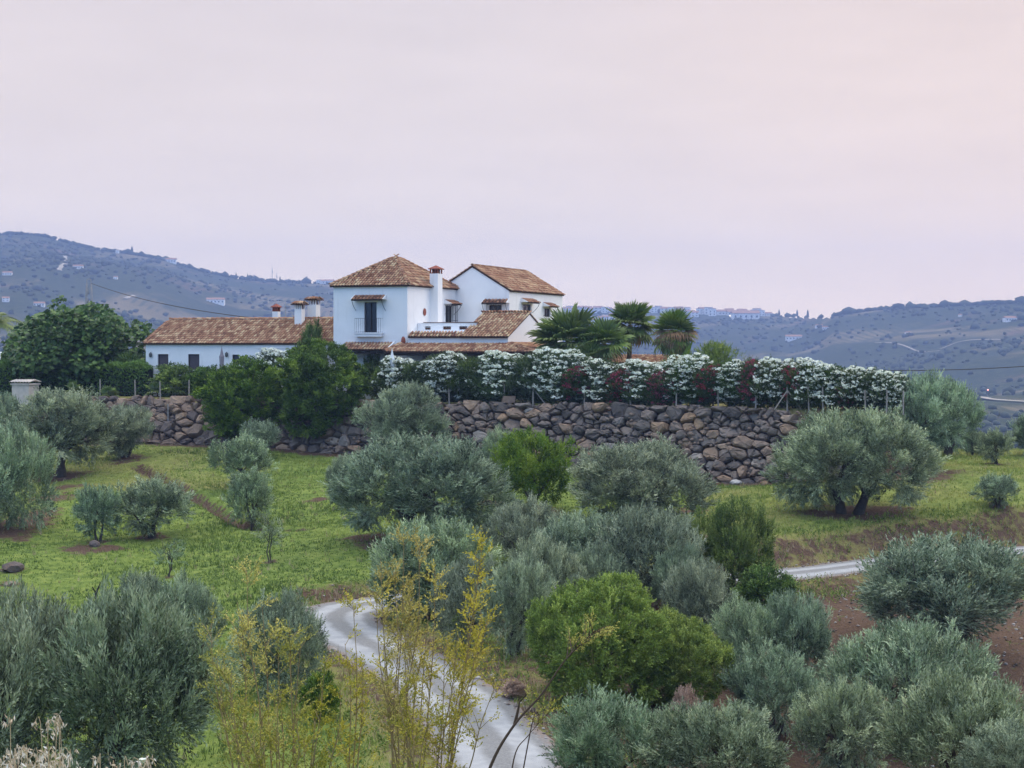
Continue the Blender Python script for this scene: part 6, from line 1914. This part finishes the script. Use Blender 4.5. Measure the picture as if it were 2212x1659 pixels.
m.build("stems", M_BARK, wb); tag(wb, "willowy light green bush right of the shaggy palm", "bush")

# ---- broom stalks close to the viewpoint
def broom(stems, depth, label, seed, leafy=1.0, side=7, lc0=0.5, thick=0.011, lsize=0.030, start=0.35, name="broom_shrub", smat=None):
    """stems: list of pixel polylines from the ground up"""
    rng = np.random.default_rng(seed); rg = random.Random(seed)
    b0 = pix(*stems[0][0], depth); zb = hz(b0.x, depth); e = empty(name, (b0.x, depth, zb)); o = Vector((b0.x, depth, zb))
    m = MB(); P, D_, L, LC = [], [], [], []
    for st in stems:
        dy = rg.uniform(-0.4, 0.4); ph = rg.uniform(0, 6.28)
        pts = [pix(u, v, depth + dy * k / len(st)) - o for k, (u, v) in enumerate(st)]
        if st[0][1] > 1700: pts[0].z = -0.05
        pts = smooth_poly(pts, 6); n_ = len(pts)
        m.tube(pts, [thick * (1.25 - 1.05 * k / n_) for k in range(n_)], 5)
        ntw = int(side * (pts[-1] - pts[0]).length)
        for k in range(ntw):
            t = start + (1 - start) * (k + rg.random()) / ntw; i_ = min(n_ - 2, int(t * (n_ - 1))); q = pts[i_].lerp(pts[i_ + 1], t * (n_ - 1) - i_)
            if math.sin(t * 19 + ph) + 0.5 * math.sin(t * 47 + ph * 3) < -0.15: continue
            ax = (pts[i_ + 1] - pts[i_]).normalized()
            dr_ = (ax * rg.uniform(0.5, 1.0) + Vector((rg.uniform(-1, 1), rg.uniform(-1, 1), rg.uniform(-0.1, 0.5)))).normalized()
            ln = rg.uniform(0.18, 0.50) * (1.15 - 0.6 * t)
            end = q + dr_ * ln; m.tube([q, q + dr_ * ln * 0.5 + Vector((0, 0, 0.01)), end], [thick * 0.42, thick * 0.3, thick * 0.15], 3, False)
            for _ in range(max(1, int(3.2 * leafy))):
                s = rg.uniform(0.2, 0.9); d2 = (dr_ + Vector((rg.uniform(-1, 1), rg.uniform(-1, 1), rg.uniform(-0.7, 0.5))) * 0.8).normalized()
                P.append(tuple(q + dr_ * ln * s)); D_.append(tuple(d2)); L.append(rg.uniform(0.07, 0.20)); LC.append(min(1, max(0, lc0 + rg.gauss(0, 0.16) + 0.15 * (t - 0.5))))
    m.build("stems", smat or M_BROOMSTEM, e)
    V, Q, C = sprays(np.array(P), unit(np.array(D_)), np.array(L), 8, lsize, lsize * 0.42, rng, 1.1, -0.05, np.array(LC), 0.14)
    link("foliage", np_mesh("foliage", V, Q, {"lc": C}), M_BROOM, e)
    tag(e, label, "broom", "broom stalks near the viewpoint" if name == "broom_shrub" else None)
    return e
def bs(rg, u0, u1, tip, n=3, wob=14):
    """stem from the slope up to a tip"""
    ub = rg.uniform(u0, u1); return [(ub, 1830)] + [(ub + (tip[0] - ub) * k / (n + 1) + rg.uniform(-wob, wob) * 0.7, 1830 + (tip[1] - 1830) * k / (n + 1)) for k in range(1, n + 1)] + [tip]
rg = random.Random(12)
BR = [
 ("yellow broom with the tallest stalk of the left clump", [(533, 1232), (512, 1300), (566, 1310)], 560, 610, 20.5, 0.70),
 ("yellow green broom at the left side of the left clump", [(455, 1350), (480, 1410), (500, 1450)], 520, 570, 20.0, 0.45),
 ("leafy broom at the right side of the left clump", [(625, 1340), (650, 1390), (600, 1370)], 590, 650, 21.0, 0.48),
 ("low bushy broom between the two broom clumps", [(700, 1440), (690, 1500), (735, 1490)], 660, 720, 20.0, 0.36),
 ("slim broom with airy top beside the track bend", [(762, 1300), (745, 1390)], 755, 790, 21.5, 0.62),
 ("main broom of the right clump with several tall bare stalks", [(872, 1168), (822, 1208), (905, 1185), (850, 1240)], 830, 885, 20.0, 0.62),
 ("broom with bright yellow tips in the right clump", [(880, 1260), (940, 1230), (812, 1290), (925, 1330)], 850, 900, 20.8, 0.78),
 ("leaning broom stalk with yellow tassels at the right of the clump", [(1042, 1178), (1020, 1290)], 930, 960, 21.0, 0.74),
 ("leafy broom at the right foot of the clump over the track", [(990, 1370), (1040, 1340), (960, 1400)], 910, 970, 20.4, 0.58),
 ("short broom on the verge left of the near track", [(900, 1480), (940, 1520), (860, 1500)], 860, 930, 19.5, 0.40),
 ("low broom sprouts at the foot of the left clump", [(560, 1530), (600, 1500), (640, 1560), (520, 1560)], 540, 640, 19.0, 0.40),
]
for k, (lab, tips, u0, u1, dep, lc0) in enumerate(BR):
    st = [bs(rg, u0, u1, t) for t in tips]
    for t in tips[:2]: st.append(bs(rg, u0, u1, (t[0] + rg.uniform(-34, 34), t[1] + rg.uniform(60, 200))))
    broom(st, dep, lab, 700 + k, 2.0, 12, lc0, lsize=0.038)
# the bent bare branch over the track
broom([[(1010, 1800), (1060, 1655), (1112, 1565), (1170, 1500), (1222, 1425), (1285, 1362)],
       [(1112, 1565), (1120, 1530), (1122, 1515)]], 17.0, "bare dark bent branch leaning over the track with a yellow tufted tip", 730, 1.6, 10, 0.55, 0.016, 0.030, 0.70, "bent_branch", M_DARKSTEM)
broom([[(1090, 1800), (1110, 1640), (1140, 1590), (1190, 1535)], [(1105, 1790), (1150, 1560), (1165, 1545)]], 17.6, "thin side branch with a yellow tuft beside the bent branch", 731, 1.2, 8, 0.55, 0.008, 0.028, 0.7, "bent_branch", M_DARKSTEM)

# ---- forked dead stick in the left field
g = ground(206, 1296); D = g.y; k = D / F
m = MB(); m.tube([(0, 0, -0.2), (0.02, 0, 14 * k)], [0.05, 0.045], 6); m.tube([(0.02, 0, 13 * k), (-7 * k, 0, 26 * k)], [0.04, 0.02], 5); m.tube([(0.02, 0, 13 * k), (8 * k, 0, 27 * k), (11 * k, 0, 36 * k)], [0.045, 0.035, 0.015], 5)
o = m.build("forked_stick", M_STICK, None, g); tag(o, "dark forked dead stick upright at the lower edge of the left field", "stick")

# ---- grass, weeds and straw ------------------------------------
def tufts(name, x, y, hgt, wid, blades, lc, mat, rng, label, lean=0.45):
    n = len(x); z = H(x, y)
    a = rng.uniform(0, 2 * np.pi, (n, blades)); ln = rng.uniform(0.1, lean, (n, blades)); hh = hgt[:, None] * rng.uniform(0.55, 1.15, (n, blades))
    bx = x[:, None] + rng.normal(0, 0.05, (n, blades)); by = y[:, None] + rng.normal(0, 0.05, (n, blades)); bz = np.repeat(z[:, None], blades, 1) - 0.02
    tx = bx + np.cos(a) * ln * hh * 1.6; ty = by + np.sin(a) * ln * hh * 1.6; tz = bz + hh
    px = -np.sin(a + rng.uniform(-0.9, 0.9, a.shape)) * wid; py = np.cos(a) * wid
    V = np.stack([np.stack([bx - px, by - py, bz], -1), np.stack([bx + px, by + py, bz], -1), np.stack([tx, ty, tz], -1)], 2).reshape(-1, 3)
    Q = np.arange(len(V)).reshape(-1, 3); C = np.clip(np.repeat(lc[:, None], blades, 1) + rng.normal(0, 0.12, (n, blades)), 0, 1)
    o = link(name, np_mesh(name, V, Q, {"lc": np.repeat(C.ravel(), 3)}), mat); tag(o, label, "grass", kind="stuff"); return o
def scatter(rng, n, dmin, dmax, u0=-60, u1=2280):
    d = np.sqrt(rng.uniform(dmin ** 2, dmax ** 2, n)); u = rng.uniform(u0, u1, n); return (u - CU) / F * d, d
rng = np.random.default_rng(800)
x, y = scatter(rng, 120000, 40, 119)
eps = 0.3; sl_ = np.hypot(H(x + eps, y, False) - H(x - eps, y, False), H(x, y + eps, False) - H(x, y - eps, False)) / (2 * eps)
so, dr = soil_dry(x, y, None, sl_)
rd, _, _ = polydist(x, y, ROAD_XY); ins = inside(x, y, TERR)
pr = np.clip(1.15 - so * 1.5, 0, 1) * (0.35 + 0.9 * vnoise(x, y, 1.7, 41))
keep = (rng.uniform(size=len(x)) < pr) & (rd > ROAD_HW + 0.2) & ~ins
x, y, dr = x[keep], y[keep], dr[keep]
lc = np.clip(0.22 + 0.75 * (dr - 0.1) + 0.75 * (vnoise(x, y, 2.3, 42) - 0.45) + 0.4 * (vnoise(x, y, 7, 43) - 0.5), 0, 1)
tufts("meadow_grass", x, y, rng.uniform(0.06, 0.19, len(x)) * (0.35 + 1.5 * vnoise(x, y, 2.4, 44)), 0.018, 4, lc, M_GRASS, rng, "short green meadow grass covering the olive slope")
# straw and weeds along banks, verges and the wall top
x, y = scatter(rng, 60000, 40, 119)
rd, _, side = polydist(x, y, ROAD_XY); ins = inside(x, y, TERR); dw, _, _ = polydist(x, y, WALL_XY)
pr = np.where(ins, np.clip(1.2 - dw, 0, 1) * 1.2, np.clip(1.15 - np.abs(rd - 2.3) / 1.1, 0, 1) * 0.8 + np.where(dw < 2.6, 0.12, 0.03) + np.where((y < 66), 0.05, 0))
pr *= 0.2 + 1.1 * vnoise(x, y, 2.1, 51)
keep = (rng.uniform(size=len(x)) < pr) & (rd > ROAD_HW + 0.05)
x, y = x[keep], y[keep]
tufts("dry_grass", x, y, rng.uniform(0.12, 0.42, len(x)), 0.014, 5, rng.uniform(0, 1, len(x)), M_STRAW, rng, "dry straw coloured grass on verges, banks and along the wall top", 0.5)
x, y = scatter(rng, 80000, 40, 100)
rd, _, side = polydist(x, y, ROAD_XY); so, dr = soil_dry(x, y, None, np.zeros(len(x))); ins = inside(x, y, TERR)
pr = np.clip(1.1 - np.abs(rd - 3.2) / 1.9, 0, 1) * 1.0 + np.where(so > 0.4, 0.03, 0.02)
pr *= np.clip(2.2 * vnoise(x, y, 1.9, 61) - 0.5, 0, 1.3)
keep = (rng.uniform(size=len(x)) < pr) & (rd > ROAD_HW + 0.3) & ~ins
x, y = x[keep], y[keep]
z = H(x, y); n = len(x)
dd = unit(np.stack([rng.normal(0, 0.5, n), rng.normal(0, 0.5, n), np.ones(n)], -1))
V, Q, C = sprays(np.stack([x, y, z - 0.03], -1), dd, rng.uniform(0.12, 0.38, n), 7, 0.09, 0.045, rng, 1.0, 0.0)
o = link("weeds", np_mesh("weeds", V, Q, {"lc": C}), M_ALMOND); tag(o, "leafy green weeds on the banks of the track", "weeds", kind="stuff")
# gravel and clods on verges and bare soil
x, y = scatter(rng, 26000, 40, 80); rd, _, side = polydist(x, y, ROAD_XY); so, dr = soil_dry(x, y, None, np.zeros(len(x)))
pr = np.clip(1.2 - np.abs(rd - 1.6) / 0.45, 0, 1) * 0.9 + np.where((so > 0.6) & (rd > 2), 0.22, 0)
keep = (rng.uniform(size=len(x)) < pr) & (rd > 1.0); x, y, rd = x[keep], y[keep], rd[keep]
s = rng.uniform(0.02, 0.07, len(x)) * (1 + 1.2 * (rng.uniform(size=len(x)) > 0.95))
me = blobs("g", np.stack([x, y, H(x, y) + s * 0.3], -1), np.stack([s, s, s * 0.6], -1), None, rng.uniform(0, 1, len(x)))
M_GRAVEL = leaf_mat("loose_gravel", [(0.0, (0.10, 0.075, 0.062)), (0.6, (0.22, 0.19, 0.17)), (1.0, (0.40, 0.38, 0.36))], 0.95, 0.0, hue=0.0)
o = link("loose_gravel", me, M_GRAVEL); tag(o, "loose gravel and clods along the track edges and bare soil", "gravel", kind="stuff")

# ---- dry wild oats and a white poppy right below the viewpoint
M_OAT = leaf_mat("oat_husks", [(0.0, (0.45, 0.32, 0.22)), (0.5, (0.62, 0.50, 0.36)), (1.0, (0.85, 0.82, 0.74))], 0.7, 0.25, hue=0.0)
rng = np.random.default_rng(900); rg = random.Random(90)
PV, PD_, PL = [], [], []; m = MB()
for k in range(64):
    u = rg.uniform(-40, 330) if k % 2 else rg.uniform(-40, 170); D = rg.uniform(5.6, 7.4)
    vt = 1634 + (u / 330) * 22 + rg.uniform(-20, 40)
    if u < 130 and rg.random() < 0.12: vt = 1560
    b = pix(u + rg.uniform(-25, 25), 1790, D); b.z = hz(b.x, b.y) ; t = pix(u, vt, D)
    pts = smooth_poly([b, b.lerp(t, 0.6) + Vector((0, 0, 0.01)), t, t + Vector((rg.uniform(-0.03, 0.05), 0, -0.015))], 4)
    m.tube(pts, 0.0014, 4)
    for j in range(rg.randint(5, 9)):
        f_ = rg.uniform(0.55, 1.0); q = pts[min(len(pts) - 1, int(f_ * len(pts)))] + Vector((rg.uniform(-0.03, 0.03), rg.uniform(-0.03, 0.03), rg.uniform(-0.02, 0.02)))
        for s_ in (-1, 1):
            PV.append(tuple(q)); PD_.append((rg.uniform(-0.5, 0.5) + 0.22 * s_, rg.uniform(-0.4, 0.4), -1.0 if rg.random() < 0.75 else rg.uniform(-0.4, 0.4))); PL.append(rg.uniform(0.018, 0.028))
PV, PD_ = np.array(PV), unit(np.array(PD_)); SD = unit(np.cross(PD_, rng.normal(size=PD_.shape)))
V, Q, C = leaf_quads(PV, PD_, SD, np.array(PL), 0.0062, np.clip(rng.normal(0.55, 0.25, len(PV)), 0, 1))
oat = empty("wild_oats", pix(100, 1790, 6.5)); oat["kind"] = "stuff"; tag(oat, "dry pale wild oats with hanging husks in the near corner", "oats", kind="stuff")
bo = oat.location
V = V - np.array(bo)[None]; m.v = [tuple(Vector(v) - bo) for v in m.v]
h_ = link("husks", np_mesh("husks", V, Q, {"lc": C}), M_OAT, oat); s_ = m.build("stalks", plain("oat_straw", (0.48, 0.36, 0.22), 0.8), oat)
D = 7.0; b = pix(312, 1800, D); b.z = hz(b.x, D); t = pix(309, 1648, D)
pop = empty("white_poppy", b)
m = MB(); m.tube(smooth_poly([Vector((0, 0, -0.02)), (t - b) * 0.5 + Vector((0.006, 0, 0)), t - b], 4), 0.0016, 5); m.build("stem", plain("poppy_stem", (0.14, 0.19, 0.08)), pop)
M_POPPY = plain("poppy_petal", (0.78, 0.80, 0.68), 0.6, 0.05, 60)
for k in range(6):
    V, Q = [], []
    for j in range(4):
        tt_ = j / 3; r = 0.004 + 0.013 * tt_; zz = 0.016 * tt_
        for i_ in range(4): a = (i_ / 3 - 0.5) * 1.3; V.append((math.cos(a) * r, math.sin(a) * r, zz + 0.002 * math.cos(a * 4)))
    for j in range(3):
        for i_ in range(3): c = j * 4 + i_; Q.append((c, c + 1, c + 5, c + 4))
    link("petal", np_mesh("petal", V, Q, smooth=True), M_POPPY, pop, t - b, k * math.pi / 3)
tag(pop, "single white cupped poppy beside the dry oats", "flower")
# ================================================================== HAZE
zlo = -77.0; zhi = 190.0
m = MB(); m.box(-2950, 2950, -60, 3150, zlo, zhi)
hz_o = m.build("haze", None)
hm = bpy.data.materials.new("haze_air"); hm.use_nodes = True
hn = hm.node_tree.nodes; hn.clear()
ho = hn.new("ShaderNodeOutputMaterial"); hv = hn.new("ShaderNodeVolumePrincipled")
hv.inputs["Color"].default_value = (0.40, 0.55, 1.0, 1)
hv.inputs["Density"].default_value = 0.00025
hv.inputs["Anisotropy"].default_value = 0.0
hm.node_tree.links.new(hv.outputs[0], ho.inputs["Volume"])
hz_o.data.materials.append(hm)
tag(hz_o, "pale blue evening haze filling the valley air", "haze", kind="stuff")
